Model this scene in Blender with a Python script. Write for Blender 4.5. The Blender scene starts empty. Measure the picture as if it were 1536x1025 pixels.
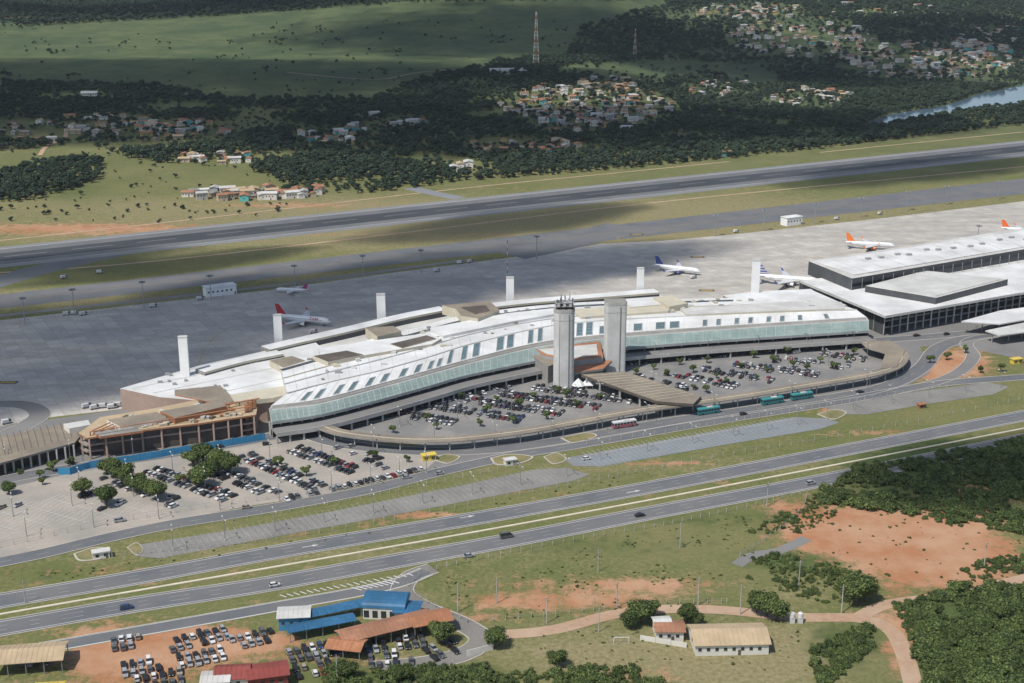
import bpy, math, random
from mathutils import Vector, Matrix, noise
random.seed(7)
R=random.random
def U(a,b): return a+(b-a)*random.random()
# ------------------------------------------------------------------ camera / survey
F=2000.0; CX=768.0; CY=512.5; H=225.0
PIT=math.atan(612.5/F); cp,sp=math.cos(PIT),math.sin(PIT)
def G(u,v,z=0.0):
    a=(u-CX)/F; b=(CY-v)/F
    dz=-sp+b*cp; dy=cp+b*sp
    t=(H-z)/(-dz)
    return Vector((a*t,dy*t,z))
def P(x,y,z=0.0):
    d=y*cp-(z-H)*sp
    if d<1: return (-9999,-9999)
    return (CX+F*x/d, CY-F*(y*sp+(z-H)*cp)/d)
def sm(t):
    t=max(0.0,min(1.0,t)); return t*t*(3-2*t)
def zt(x,y):
    if y<1350: return 0.0
    z=42*sm((y-1350)/800)*sm((360-x)/260)
    if y<2100: return z
    a=sm((y-2100)/1000)
    return z+a*(70+25*math.sin(x/420+1)+18*math.sin(x/230+y/350))+sm((y-3300)/1500)*120
def GT(u,v):
    a=(u-CX)/F; b=(CY-v)/F
    dz=-sp+b*cp; dy=cp+b*sp
    t=1000.0
    while t<9000:
        if H+dz*t<=zt(a*t,dy*t): break
        t+=6
    return Vector((a*t,dy*t,zt(a*t,dy*t)))
# ------------------------------------------------------------------ materials
def newmat(name):
    m=bpy.data.materials.new(name); m.use_nodes=True
    nt=m.node_tree; b=nt.nodes['Principled BSDF']
    return m,nt,b
def nz(nt,scale,detail=4,vec=None,rough=.6):
    n=nt.nodes.new('ShaderNodeTexNoise'); n.inputs['Scale'].default_value=scale
    n.inputs['Detail'].default_value=detail; n.inputs['Roughness'].default_value=rough
    if vec: nt.links.new(vec,n.inputs['Vector'])
    return n.outputs['Fac']
def mathn(nt,op,a,b=None,clamp=False):
    n=nt.nodes.new('ShaderNodeMath'); n.operation=op; n.use_clamp=clamp
    for i,x in enumerate((a,b)):
        if x is None: continue
        if isinstance(x,(int,float)): n.inputs[i].default_value=x
        else: nt.links.new(x,n.inputs[i])
    return n.outputs[0]
def mixc(nt,f,a,b,mode='MIX'):
    n=nt.nodes.new('ShaderNodeMix'); n.data_type='RGBA'; n.blend_type=mode
    for s,x in ((n.inputs[0],f),(n.inputs[6],a),(n.inputs[7],b)):
        if isinstance(x,(int,float)): s.default_value=x
        elif isinstance(x,tuple): s.default_value=(x[0],x[1],x[2],1)
        else: nt.links.new(x,s)
    return n.outputs[2]
def maskn(nt,fac,mid,gain):
    return mathn(nt,'ADD',mathn(nt,'MULTIPLY',mathn(nt,'SUBTRACT',fac,mid),gain),0.5,True)
MC={}
def M(name,c,rough=.8,var=.2,fine=1.5,broad=.03,c2=None,metal=0,bump=0,spec=.3,bvar=None):
    if name in MC: return MC[name]
    m,nt,b=newmat(name)
    g=nt.nodes.new('ShaderNodeNewGeometry').outputs['Position']
    f1=nz(nt,fine,5,g); f2=nz(nt,broad,4,g)
    lo=tuple(x*(1-var) for x in c); hi=tuple(min(1,x*(1+var)) for x in c)
    col=mixc(nt,maskn(nt,f1,.5,2.5),lo,hi)
    c2=c2 or tuple(x*(1-(bvar if bvar is not None else var)*1.4) for x in c)
    col=mixc(nt,maskn(nt,f2,.5,3.5),col,c2)
    nt.links.new(col,b.inputs['Base Color'])
    b.inputs['Roughness'].default_value=rough; b.inputs['Metallic'].default_value=metal
    b.inputs['Specular IOR Level'].default_value=spec
    MC[name]=m; return m
def M0(name,c,rough=.5,metal=0,spec=.5):
    if name in MC: return MC[name]
    m,nt,b=newmat(name); b.inputs['Base Color'].default_value=(*c,1)
    b.inputs['Roughness'].default_value=rough; b.inputs['Metallic'].default_value=metal
    b.inputs['Specular IOR Level'].default_value=spec
    MC[name]=m; return m
asph=M('asphalt',(.112,.12,.13),.85,.16,2,.04,c2=(.15,.15,.152))
asphl=M('asphalt_light',(.2,.195,.19),.9,.12,1.5,.04)
rubber=M('runway_rubber',(.058,.063,.072),.8,.25,.4,.01)
shoulder=M('runway_shoulder',(.21,.22,.23),.9,.12,.5,.01)
lotm=M('lot_concrete',(.36,.32,.275),.9,.14,1,.05,c2=(.27,.255,.23))
cresm=M('crescent_paving',(.24,.23,.215),.9,.15,1,.05,c2=(.16,.16,.16))
conc=M('concrete',(.42,.41,.39),.85,.12,.6,.1,bvar=.15)
concd=M('concrete_weathered',(.27,.26,.24),.9,.2,.6,.08)
towerc=M('tower_concrete',(.55,.55,.54),.85,.06,.4,.15,c2=(.46,.46,.45))
white=M('white_roof',(.66,.67,.67),.6,.06,.3,.05,c2=(.5,.5,.49))
pyl=M('white_pylon_paint',(.78,.78,.77),.6,.04,.3,.1)
white2=M('white_roof_dull',(.54,.54,.52),.6,.1,.3,.06,c2=(.43,.42,.4))
cream=M('cream_fascia',(.5,.46,.36),.7,.1,.4,.08)
brown=M('brown_roof',(.26,.22,.17),.9,.18,.7,.06,c2=(.18,.155,.125))
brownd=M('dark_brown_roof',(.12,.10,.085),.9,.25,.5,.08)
grey=M('grey_fascia',(.32,.33,.33),.7,.12,.5,.1)
dgrey=M('dark_cladding',(.075,.08,.085),.5,.15,.5,.1)
glassb=M('green_glazing',(.25,.32,.30),.35,.14,.5,.1,c2=(.18,.24,.23),spec=.5)
skyl=M('skylight_glass',(.12,.18,.2),.25,.2,.4,.1,spec=.6)
dglass=M0('dark_glass',(.02,.025,.03),.12,0,.6)
wpaint=M('white_marking',(.6,.6,.58),.8,.1,2,.2)
wfade=M('worn_marking',(.38,.38,.36),.8,.2,2,.2)
ypaint=M('yellow_marking',(.45,.3,.06),.8,.1,2,.2)
bpaint=M('blue_marking',(.3,.42,.5),.8,.1,2,.2)
kerbm=M('kerb_concrete',(.46,.43,.38),.9,.1,1,.1)
gutter=M('median_concrete',(.6,.54,.42),.9,.12,1,.1)
dirtm=M('dirt_track',(.36,.235,.155),.95,.15,.5,.06,c2=(.42,.31,.22))
orange=M('rust_orange',(.38,.17,.09),.8,.2,.6,.1)
terra=M('terracotta_roof',(.36,.18,.11),.85,.25,.8,.1)
tanroof=M('tan_roof',(.44,.34,.22),.85,.12,.8,.15)
bluero=M('blue_roof',(.035,.13,.25),.5,.2,.5,.1)
bluef=M('blue_hoarding',(.05,.25,.45),.6,.12,.5,.1)
redro=M('red_roof',(.25,.06,.05),.6,.15,.6,.1)
wallw=M('white_wall',(.66,.64,.58),.85,.1,.5,.1)
wallb=M('beige_wall',(.48,.40,.3),.85,.12,.5,.1)
pinkw=M('pink_wall',(.38,.28,.23),.85,.12,.5,.1)
steel=M0('galvanised_steel',(.35,.36,.36),.5,.6)
wood=M('wood_pole',(.3,.26,.2),.9,.2,1,.3)
tyre=M0('tyre',(.015,.015,.015),.9)
winm=M0('window_dark',(.03,.035,.04),.2)
# ------------------------------------------------------------------ mesh builder
class MB:
    def __init__(s): s.v=[];s.f=[];s.m=[];s.mats=[]
    def mi(s,mat):
        if mat not in s.mats: s.mats.append(mat)
        return s.mats.index(mat)
    def poly(s,pts,mat):
        n=len(s.v); s.v+=[tuple(p) for p in pts]; s.f.append(tuple(range(n,n+len(pts)))); s.m.append(s.mi(mat))
    def prism(s,pts,z0,z1,side,top=None,bottom=False):
        top=top or side; n=len(pts)
        a=[(p[0],p[1],z0) for p in pts]; b=[(p[0],p[1],z1) for p in pts]
        s.poly(b,top)
        if bottom: s.poly(a[::-1],side)
        for i in range(n):
            j=(i+1)%n; s.poly([a[i],a[j],b[j],b[i]],side)
    def box(s,c,size,mat,rot=0,top=None):
        hx,hy,hz=size[0]/2,size[1]/2,size[2]/2; co,si=math.cos(rot),math.sin(rot)
        pts=[(c[0]+x*co-y*si,c[1]+x*si+y*co) for x,y in((-hx,-hy),(hx,-hy),(hx,hy),(-hx,hy))]
        s.prism(pts,c[2]-hz,c[2]+hz,mat,top,True)
    def cyl(s,p0,p1,r0,r1,n,mat,cap=True):
        p0=Vector(p0);p1=Vector(p1);d=(p1-p0).normalized()
        q=d.to_track_quat('Z','Y'); A=[];B=[]
        for i in range(n):
            a=2*math.pi*i/n; w=q@Vector((math.cos(a),math.sin(a),0))
            A.append(p0+w*r0);B.append(p1+w*r1)
        for i in range(n):
            j=(i+1)%n; s.poly([A[i],A[j],B[j],B[i]],mat)
        if cap: s.poly(B,mat); s.poly(A[::-1],mat)
    def mesh(s,name,smooth=False):
        me=bpy.data.meshes.new(name); me.from_pydata(s.v,[],s.f)
        for m in s.mats: me.materials.append(m)
        me.polygons.foreach_set('material_index',s.m)
        if smooth: me.polygons.foreach_set('use_smooth',[True]*len(s.f))
        me.update(); return me
    def obj(s,name,smooth=False,parent=None,loc=None,rot=0):
        o=bpy.data.objects.new(name,s.mesh(name,smooth)); bpy.context.scene.collection.objects.link(o)
        if parent: o.parent=parent
        if loc is not None: o.location=loc
        if rot: o.rotation_euler=(0,0,rot)
        return o
def place(name,me,loc,rot=0,scale=1):
    o=bpy.data.objects.new(name,me); bpy.context.scene.collection.objects.link(o)
    o.location=loc; o.rotation_euler=(0,0,rot); o.scale=(scale,)*3 if not isinstance(scale,tuple) else scale
    return o
def cat(pts,n):
    pts=[Vector(p) for p in pts]; m=len(pts)-1; out=[]
    for k in range(n+1):
        t=k/n*m; i=min(int(t),m-1); f=t-i
        p1,p2=pts[i],pts[i+1]; p0=pts[i-1] if i>0 else 2*p1-p2; p3=pts[i+2] if i+2<=m else 2*p2-p1
        out.append(.5*((2*p1)+(p2-p0)*f+(2*p0-5*p1+4*p2-p3)*f*f+(3*p1-p0-3*p2+p3)*f**3))
    return out
def path(px,step=6.0,z=0,closed=False):
    w=[G(u,v,z) for u,v in px]
    raw=cat(w,len(w)*24)
    out=[raw[0]];acc=0
    for a,b in zip(raw,raw[1:]):
        acc+=(b-a).length
        if acc>=step: out.append(b);acc=0
    if (out[-1]-raw[-1]).length>.5: out.append(raw[-1])
    return out
def normals(w):
    ns=[]
    for i in range(len(w)):
        a=w[max(0,i-1)];b=w[min(len(w)-1,i+1)]; d=(b-a); d.z=0; d.normalize(); ns.append(Vector((-d.y,d.x,0)))
    return ns
def ribbon(mb,w,o0,o1,z,mat,dash=None,thick=0):
    ns=normals(w); acc=0
    for i in range(len(w)-1):
        L=(w[i+1]-w[i]).length; acc+=L
        if dash and (acc%(dash[0]+dash[1]))>dash[0]: continue
        q=[w[i]+ns[i]*o0,w[i+1]+ns[i+1]*o0,w[i+1]+ns[i+1]*o1,w[i]+ns[i]*o1]
        q=[(p.x,p.y,p.z+z) for p in q]
        mb.poly(q,mat)
        if thick:
            d=[(p[0],p[1],p[2]-thick) for p in q]
            mb.poly([q[0],q[1],d[1],d[0]],mat); mb.poly([q[3],q[2],d[2],d[3]],mat)
def road(name,px,width,z,mat,lines=(),kerb=True,dashes=(),step=4):
    mb=MB(); w=path(px,step); ribbon(mb,w,-width/2,width/2,z,mat)
    for o in lines: ribbon(mb,w,o-.12,o+.12,z+.03,wpaint)
    for o in dashes: ribbon(mb,w,o-.1,o+.1,z+.03,wfade,(4,8))
    if kerb:
        for sgn in(-1,1):
            a=sgn*(width/2);b=sgn*(width/2+.35); ribbon(mb,w,min(a,b),max(a,b),z+.12,kerbm,thick=.2)
    return mb.obj(name)
def sheet(name,px,z,mat):
    mb=MB(); mb.poly([tuple(G(u,v)+Vector((0,0,z))) for u,v in px],mat); return mb.obj(name)
def block(name,px,ztop,zbot,side,top=None,mb=None):
    own=mb is None; mb=mb or MB()
    pts=[G(u,v,ztop) for u,v in px]
    mb.prism(pts,zbot,ztop,side,top,True)
    if own: return mb.obj(name)
HW=(G(760,812)-G(200,908)); YH=math.atan2(HW.y,HW.x)
RW=(G(1536,222)-G(0,386)); YR=math.atan2(RW.y,RW.x)
# ------------------------------------------------------------------ ground
DIRT=[(120,343,240,9,.8),(430,308,130,5,.6),(900,283,500,2,.3),(600,352,600,2,.4),(1330,795,130,38,1.3),(1420,850,130,35,1.2),(1250,800,70,22,1.0),(1390,790,90,30,.9),
(900,905,130,16,.65),(980,878,90,12,.75),(760,905,60,12,.55),(820,880,140,20,.35),(700,930,60,12,.5),(430,800,40,5,.8),(560,785,50,5,.6),(640,772,60,5,.9),(200,985,130,40,1.2),(300,960,90,22,.9),(150,950,60,12,.4),
(400,965,80,14,.7),(1180,760,50,12,.5),(1440,545,50,26,1.0),(1400,560,40,14,.8),(1300,925,60,14,.5),(1350,960,26,60,.8),(950,1015,70,10,.7),(230,855,200,5,.6),(730,735,60,4,.8),(1010,695,70,4,.7),(1300,650,90,4,.7),
(560,1000,120,24,.4),(1480,950,30,25,.3),(1250,615,30,5,.8),(100,880,150,4,.4),(900,742,300,3,.3),(300,880,300,3,.35),(1480,740,50,20,.7),(1100,725,80,4,.5),(350,912,120,4,.5)]
LUSH=[(1400,700,160,55,.8),(1230,770,80,22,.6),(1450,960,120,90,.8),(1260,970,50,40,.6),(620,1015,160,22,.8),(1190,840,90,20,.6),(1340,850,80,20,.2),(100,280,80,30,.4),(1450,760,100,30,.4),(900,820,200,22,.35),(70,860,80,14,.4),(1050,780,150,16,.35)]
DRY=[(1000,985,230,36,.9),(1150,985,120,42,.7),(768,310,900,18,.5),(700,350,900,28,.6),(1190,890,50,10,.4),(600,420,200,14,.8),(0,450,500,14,.6),(620,900,40,20,.4),(500,830,500,14,.3),(1200,700,400,12,.3)]
def el(L,u,v):
    s=0
    for a,b,ru,rv,k in L:
        d=((u-a)/ru)**2+((v-b)/rv)**2
        if d<4: s+=k*math.exp(-d)
    return min(1.2,s)
def axis(lo,hi,step,outer,g=1.12):
    a=[lo+i*step for i in range(int((hi-lo)/step)+1)]
    s=step;x=a[-1]
    while x<outer: s*=g;x+=s;a.append(x)
    s=step;x=a[0]
    while x>-outer: s*=g;x-=s;a.insert(0,x)
    return a
xs=axis(-470,560,5,16000)
ys=[330+i*5 for i in range(185)]
y=ys[-1]
while y<3700: y+=18; ys.append(y)
s=18
while y<20000: s*=1.15;y+=s;ys.append(y)
y=330;s=10
while y>-6000: s*=1.3;y-=s;ys.insert(0,y)
V=[];C=[]
for y in ys:
    for x in xs:
        z=zt(x,y); V.append((x,y,z))
        u,v=P(x,y,z) if y>150 else (-999,-999)
        C+= [.12+el(DIRT,u,v),.22+el(LUSH,u,v),.38+el(DRY,u,v),sm((y-1150)/900)]
nx=len(xs); Fc=[(j*nx+i,j*nx+i+1,(j+1)*nx+i+1,(j+1)*nx+i) for j in range(len(ys)-1) for i in range(nx-1)]
me=bpy.data.meshes.new('ground'); me.from_pydata(V,[],Fc)
me.polygons.foreach_set('use_smooth',[True]*len(Fc))
at=me.attributes.new('zone','FLOAT_COLOR','POINT'); at.data.foreach_set('color',C)
m,nt,b=newmat('ground_grass')
g=nt.nodes.new('ShaderNodeNewGeometry').outputs['Position']
a=nt.nodes.new('ShaderNodeAttribute'); a.attribute_name='zone'
sep=nt.nodes.new('ShaderNodeSeparateColor'); nt.links.new(a.outputs['Color'],sep.inputs[0])
n1=nz(nt,.6,6,g,.7); n2=nz(nt,.045,6,g,.65); n3=nz(nt,.012,5,g); n4=nz(nt,.15,6,g,.75)
gr=mixc(nt,maskn(nt,n1,.5,3),(.092,.105,.036),(.19,.185,.08))
gr=mixc(nt,mathn(nt,'MULTIPLY',maskn(nt,n2,.5,4),.6),gr,(.105,.13,.042))
gr=mixc(nt,mathn(nt,'MULTIPLY',maskn(nt,n3,.55,4),.4),gr,(.23,.20,.10))
far=mixc(nt,maskn(nt,n3,.5,4),(.055,.085,.04),(.10,.125,.055))  # distant grass: haze and cloud shade toned into the base colour
far=mixc(nt,mathn(nt,'MULTIPLY',maskn(nt,n2,.56,6),.5),far,(.04,.062,.035))
gr=mixc(nt,a.outputs['Alpha'],gr,far)
dry=maskn(nt,mathn(nt,'ADD',sep.outputs[2],mathn(nt,'MULTIPLY',mathn(nt,'SUBTRACT',n4,.5),1.7)),.65,2)
gr=mixc(nt,mathn(nt,'MULTIPLY',mathn(nt,'MULTIPLY',dry,.8),mathn(nt,'SUBTRACT',1.0,mathn(nt,'MULTIPLY',a.outputs['Alpha'],.7))),gr,mixc(nt,maskn(nt,n1,.5,3),(.18,.155,.078),(.31,.265,.155)))
lu=maskn(nt,mathn(nt,'ADD',sep.outputs[1],mathn(nt,'MULTIPLY',mathn(nt,'SUBTRACT',n4,.5),1.7)),.6,3)
gr=mixc(nt,lu,gr,mixc(nt,maskn(nt,n1,.5,4),(.04,.065,.022),(.10,.13,.045)))
di=maskn(nt,mathn(nt,'ADD',sep.outputs[0],mathn(nt,'MULTIPLY',mathn(nt,'SUBTRACT',n4,.5),2.1)),.6,2.3)
gr=mixc(nt,di,gr,mixc(nt,maskn(nt,n2,.5,4),(.35,.165,.085),(.42,.255,.16)))
nt.links.new(gr,b.inputs['Base Color']); b.inputs['Roughness'].default_value=.95; b.inputs['Specular IOR Level'].default_value=.1
bn=nt.nodes.new('ShaderNodeBump'); bn.inputs['Strength'].default_value=.5; bn.inputs['Distance'].default_value=.8
nt.links.new(n1,bn.inputs['Height']); nt.links.new(bn.outputs[0],b.inputs['Normal'])
me.materials.append(m); me.update()
o=bpy.data.objects.new('ground',me); bpy.context.scene.collection.objects.link(o)
# ------------------------------------------------------------------ airfield
m,nt,b=newmat('apron_slabs')
g=nt.nodes.new('ShaderNodeNewGeometry').outputs['Position']
mp=nt.nodes.new('ShaderNodeMapping'); mp.inputs['Rotation'].default_value=(0,0,-YR); nt.links.new(g,mp.inputs[0])
br=nt.nodes.new('ShaderNodeTexBrick'); br.offset=0; br.inputs['Scale'].default_value=1; br.inputs['Brick Width'].default_value=7.5; br.inputs['Row Height'].default_value=7.5
br.inputs['Mortar Size'].default_value=.12; br.inputs['Color1'].default_value=(.37,.345,.315,1); br.inputs['Color2'].default_value=(.47,.44,.395,1); br.inputs['Mortar'].default_value=(.27,.25,.23,1)
nt.links.new(mp.outputs[0],br.inputs['Vector'])
mp2=nt.nodes.new('ShaderNodeMapping'); mp2.inputs['Rotation'].default_value=(0,0,-YR); mp2.inputs['Scale'].default_value=(.25,1,1); nt.links.new(g,mp2.inputs[0])
st=nz(nt,.05,6,mp2.outputs[0],.7)
col=mixc(nt,mathn(nt,'MULTIPLY',maskn(nt,st,.53,6),.5),br.outputs[0],(.24,.23,.215))
col=mixc(nt,mathn(nt,'MULTIPLY',maskn(nt,nz(nt,.4,5,g),.62,6),.4),col,(.14,.14,.14))
nt.links.new(col,b.inputs['Base Color']); b.inputs['Roughness'].default_value=.85
apron=m
sheet('apron',[(-700,575),(0,481),(200,458),(400,436),(600,408),(830,378),(900,366),(1000,361),(1100,352),(1320,328),(1536,302),(2100,235),(2100,420),(1536,500),(1280,500),(1100,500),(800,530),(500,585),(380,600),(200,612),(60,628),(0,640),(-700,760)],.05,apron)
def ext(p,q,u): return (u,p[1]+(q[1]-p[1])*(u-p[0])/(q[0]-p[0]))
def band(mb,a0,a1,b0,b1,z,mat,u0=-900,u1=2300):
    mb.poly([tuple(G(*ext(a0,a1,u0))+Vector((0,0,z))),tuple(G(*ext(a0,a1,u1))+Vector((0,0,z))),tuple(G(*ext(b0,b1,u1))+Vector((0,0,z))),tuple(G(*ext(b0,b1,u0))+Vector((0,0,z)))],mat)
mb=MB(); T0,T1=(0,371),(1536,211); B0,B1=(0,402),(1536,235)
def lerp(t): return (0,T0[1]+(B0[1]-T0[1])*t),(1536,T1[1]+(B1[1]-T1[1])*t)
band(mb,*lerp(0),*lerp(1),.05,shoulder)
band(mb,*lerp(.14),*lerp(.86),.10,asph)
band(mb,*lerp(.32),*lerp(.7),.13,rubber)
for t in(.10,.86): band(mb,*lerp(t),*lerp(t+.02),.16,wfade)
c0,c1=lerp(.49); w=[G(*ext(c0,c1,u)) for u in (-900,2300)]; n=int((w[1]-w[0]).length/6); w=[w[0].lerp(w[1],i/n) for i in range(n+1)]
ribbon(mb,w,-.3,.3,.17,wfade,(30,20))
mb.obj('runway')
mb=MB(); U0,U1=(0,442),(1536,268); L0,L1=(0,463),(1536,291)
band(mb,U0,U1,L0,L1,.06,asph)
mid=[G(*ext((0,452.5),(1536,279.5),u)) for u in(-900,2300)]; ribbon(mb,mid,-.15,.15,.1,ypaint)
mb.obj('taxiway')
road('runway_exit_taxiway',[(420,342),(300,358),(180,378),(60,405),(-60,440),(-200,475)],26,.045,asph,kerb=False)
road('taxiway_connector',[(940,340),(900,350),(840,365),(760,382)],40,.075,asph,kerb=False)
road('taxiway_stub',[(615,282),(650,290),(690,298)],16,.06,shoulder,kerb=False)
road('airfield_service_road',[(-100,415),(200,395),(600,350),(1000,302),(1536,250)],3,.04,dirtm,kerb=False)
road('airfield_perimeter_track',[(-100,372),(300,328),(700,282),(1000,252),(1536,198)],3,.04,dirtm,kerb=False)
road('apron_service_road',[(-300,510),(0,474),(400,430),(700,390)],6,.06,asphl,kerb=False)
mb=MB()
for px in ([(0,520),(200,490),(500,440),(800,400),(1100,368),(1536,318)],[(380,600),(300,560),(330,500),(420,470)],[(60,470),(0,500)],[(380,440),(372,450),(400,446),(600,415)],[(930,362),(930,355),(1000,346)],
 [(900,410),(1000,392),(1060,384)],[(1060,440),(1130,420),(1260,385)],[(520,480),(600,455),(700,440)],[(1200,390),(1290,378),(1400,362)],[(0,575),(60,580),(150,560)],[(0,540),(150,520),(300,500)]):
    w=path(px,5); ribbon(mb,w,-.15,.15,.09,ypaint)
for (u,v) in [(12,574),(1046,386),(955,352),(1060,436)]:
    p=G(u,v); mb.box((p.x,p.y,.11),(10,4,.03),M0('sign_black',(.02,.02,.02),.8)); mb.box((p.x,p.y,.14),(8,2,.03),ypaint)
mb.obj('apron_markings')
road('apron_edge_road',[(-200,590),(-60,606),(30,607),(60,620),(45,635),(0,655),(-80,672)],10,.1,asphl)
# ------------------------------------------------------------------ landside paving
sheet('terminal_paving',[(-600,820),(-300,700),(0,640),(200,612),(500,560),(900,500),(1300,470),(1536,440),(2000,380),(2000,470),(1620,520),(1536,540),(1440,520),(1380,520),(1395,560),(1340,590),(1100,630),(900,665),(760,690),(640,705),(400,715),(200,715),(0,740)],.065,asphl)
sheet('car_park_surface',[(-300,850),(-60,768),(0,735),(100,712),(290,678),(400,660),(480,655),(560,668),(640,681),(655,690),(640,704),(560,725),(470,745),(370,760),(200,792),(60,824),(-300,895)],.09,lotm)
sheet('crescent_car_park_surface',[(480,645),(600,624),(700,604),(790,575),(940,548),(1100,530),(1290,514),(1345,520),(1350,545),(1310,562),(1000,612),(800,650),(660,662),(560,658)],.1,cresm)
lot2=M('lot_grey',(.22,.215,.2),.9,.12,1,.05,c2=(.17,.165,.155))
sheet('strip_car_park_surface',[(192,820),(350,795),(500,767),(700,727),(800,705),(850,702),(885,712),(860,722),(700,752),(560,779),(400,808),(240,838),(205,835)],.08,lot2)
sheet('east_car_park_surface',[(845,688),(1000,660),(1190,626),(1235,628),(1260,634),(1230,644),(1060,672),(900,700),(860,700)],.085,M('lot_bluish',(.21,.222,.23),.9,.1,1,.05))
sheet('bus_car_park_surface',[(1235,610),(1340,592),(1480,574),(1515,580),(1490,592),(1400,605),(1300,622),(1260,622)],.085,lot2)
road('terminal_access_road',[(-120,752),(0,722),(80,707),(200,690),(320,672),(420,653),(475,642),(520,634),(600,620),(700,600),(790,570),(860,556),(940,541),(1020,533),(1100,526),(1200,519),(1300,512),(1400,505),(1470,498),(1540,490),(1700,470)],9,.14,asph,dashes=(0,))
road('loop_road',[(455,650),(500,664),(560,673),(640,678),(720,676),(800,668),(900,652),(1000,634),(1100,619),(1200,604),(1300,588),(1350,572),(1385,550),(1405,525),(1440,510),(1500,500),(1560,490)],9,.16,asph,dashes=(0,))
road('internal_road',[(-200,885),(-40,852),(60,832),(160,808),(260,787),(370,769),(470,752),(560,734),(650,711),(720,695),(780,682),(850,671),(960,652),(1100,628),(1240,606),(1340,588),(1420,575),(1536,566),(1700,550)],8,.18,asph,dashes=(0,))
road('ramp_road',[(1340,588),(1400,575),(1440,558),(1460,535),(1450,515),(1480,505),(1560,498)],7,.15,asphl)
road('highway_upper_carriageway',[(-300,955),(-60,912),(0,902),(210,866),(430,826),(620,794),(760,770),(1000,727),(1250,679),(1536,624),(1900,552)],11.5,.12,asph,lines=(-4.6,4.6),dashes=(-1.5,1.6),step=3)
road('highway_lower_carriageway',[(-300,995),(-60,953),(0,943),(200,908),(400,877),(600,841),(760,812),(960,773),(1130,741),(1240,720),(1400,688),(1536,660),(1900,588)],11.5,.12,asph,lines=(-4.6,4.6),dashes=(-1.5,1.6),step=3)
mb=MB(); w=path([(-300,975),(0,922),(400,853),(760,790),(1100,727),(1536,643),(1900,572)],6); ribbon(mb,w,-.55,.55,.25,gutter,thick=.25); mb.obj('median_gutter')
road('frontage_road',[(-200,1020),(-60,994),(90,968),(300,931),(440,906),(540,888),(600,874),(640,858)],7,.1,asph,lines=(-3.2,3.2))
road('exit_slip_road',[(650,853),(622,862),(606,876),(605,892),(635,912),(690,935),(722,958),(700,980),(640,995),(560,1003)],8,.09,M('worn_asphalt',(.2,.19,.175),.9,.12,1,.05))
road('dirt_road',[(690,942),(740,952),(830,945),(920,922),(1000,914),(1090,916),(1190,926),(1290,928),(1335,945),(1358,985),(1375,1050)],6,.08,dirtm,kerb=False)
road('dirt_road_branch',[(1285,928),(1330,907),(1420,894),(1480,882),(1536,868),(1650,845)],5.5,.07,dirtm,kerb=False)
road('side_lane',[(1210,808),(1170,826),(1130,833),(1105,848)],5,.07,asphl,kerb=False)
mb=MB()
for i in range(8):
    p=G(535+i*8,884-i*1.5); mb.box((p.x,p.y,.2),(.5,4.5,.03),wpaint,YH+.7)
for i in range(20):
    p=G(425+i*10,891-i*1.7+4); mb.box((p.x,p.y,.19),(.4,3,.03),wpaint,YH+.6)
for u,v in [(465,820),(700,776),(950,738)]:
    p=G(u,v); co,si=math.cos(YH),math.sin(YH)
    mb.poly([(p.x+x*co-y*si,p.y+x*si+y*co,.17) for x,y in((-3,-.2),(1,-.2),(1,-.8),(3.5,0),(1,.8),(1,.2),(-3,.2))],wpaint)
mb.obj('hatched_markings')
isl=M('island_grass',(.13,.14,.06),.95,.3,1,.1,c2=(.25,.2,.1))
def island(px,name='traffic_island'):
    mb=MB(); w=cat([G(*p) for p in px+[px[0]]],len(px)*6)[:-1]
    mb.prism([(p.x,p.y) for p in w],.05,.3,kerbm,kerbm)
    c=sum(w,Vector())/len(w); mb.poly([tuple(c+(p-c)*.9+Vector((0,0,.33))) for p in w],isl)
    mb.obj(name)
for px in ([(648,690),(668,682),(690,686),(672,696)],[(735,688),(765,682),(800,686),(780,696),(745,698)],[(815,686),(835,680),(850,690),(830,697)],[(1225,622),(1250,615),(1270,620),(1250,630)],
 [(110,832),(140,822),(165,825),(155,838),(120,842)],[(190,822),(205,815),(215,825),(205,834)],[(840,658),(880,650),(895,655),(860,665)],[(540,664),(600,670),(640,669),(600,665)]): island(px)
# ------------------------------------------------------------------ terminal 1
R1=[(408,633),(480,622),(560,602),(640,580),(700,563),(785,545),(850,533),(940,522),(1060,512),(1180,504),(1303,496)]
R2=[(404,616),(478,607),(556,587),(636,565),(698,548),(785,526),(850,515),(940,506),(1060,497),(1180,489),(1303,481)]
R3=[(430,590),(500,572),(570,556),(645,535),(700,518),(785,497),(850,486),(940,479),(1060,473),(1180,468),(1285,465)]
R4=[(420,548),(490,528),(560,508),(630,490),(690,474),(765,463),(850,455),(940,451),(1050,448),(1150,446),(1240,450)]
NC=176
def row(px,z): return cat([G(u,v,z) for u,v in px],NC)
r1,r2,r3,r4=row(R1,8),row(R2,11.5),row(R3,15.5),row(R4,14)
def strip2(mb,a,b,mat):
    for i in range(len(a)-1): mb.poly([a[i],a[i+1],b[i+1],b[i]],mat)
def down(a,z): return [Vector((p.x,p.y,z)) for p in a]
def off(a,d,z=None):
    ns=normals(a); return [Vector((p.x+n.x*d,p.y+n.y*d,p.z if z is None else z)) for p,n in zip(a,ns)]
mb=MB()
strip2(mb,r1,r2,glassb)
g2=off(r2,1.2); strip2(mb,r2,g2,conc); g3=[p+Vector((0,0,.6)) for p in g2]; strip2(mb,g2,g3,white2)
gA=[a.lerp(b_,.12) for a,b_ in zip(g3,r3)]; gA2=[p+Vector((0,0,.5)) for p in gA]
strip2(mb,g3,gA,concd); strip2(mb,gA,gA2,white2); g3=gA2; strip2(mb,g3,r3,white)
strip2(mb,r3,r4,white); strip2(mb,r4,down(r4,0),cream)
strip2(mb,r1,down(r1,6.6),grey)
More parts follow.
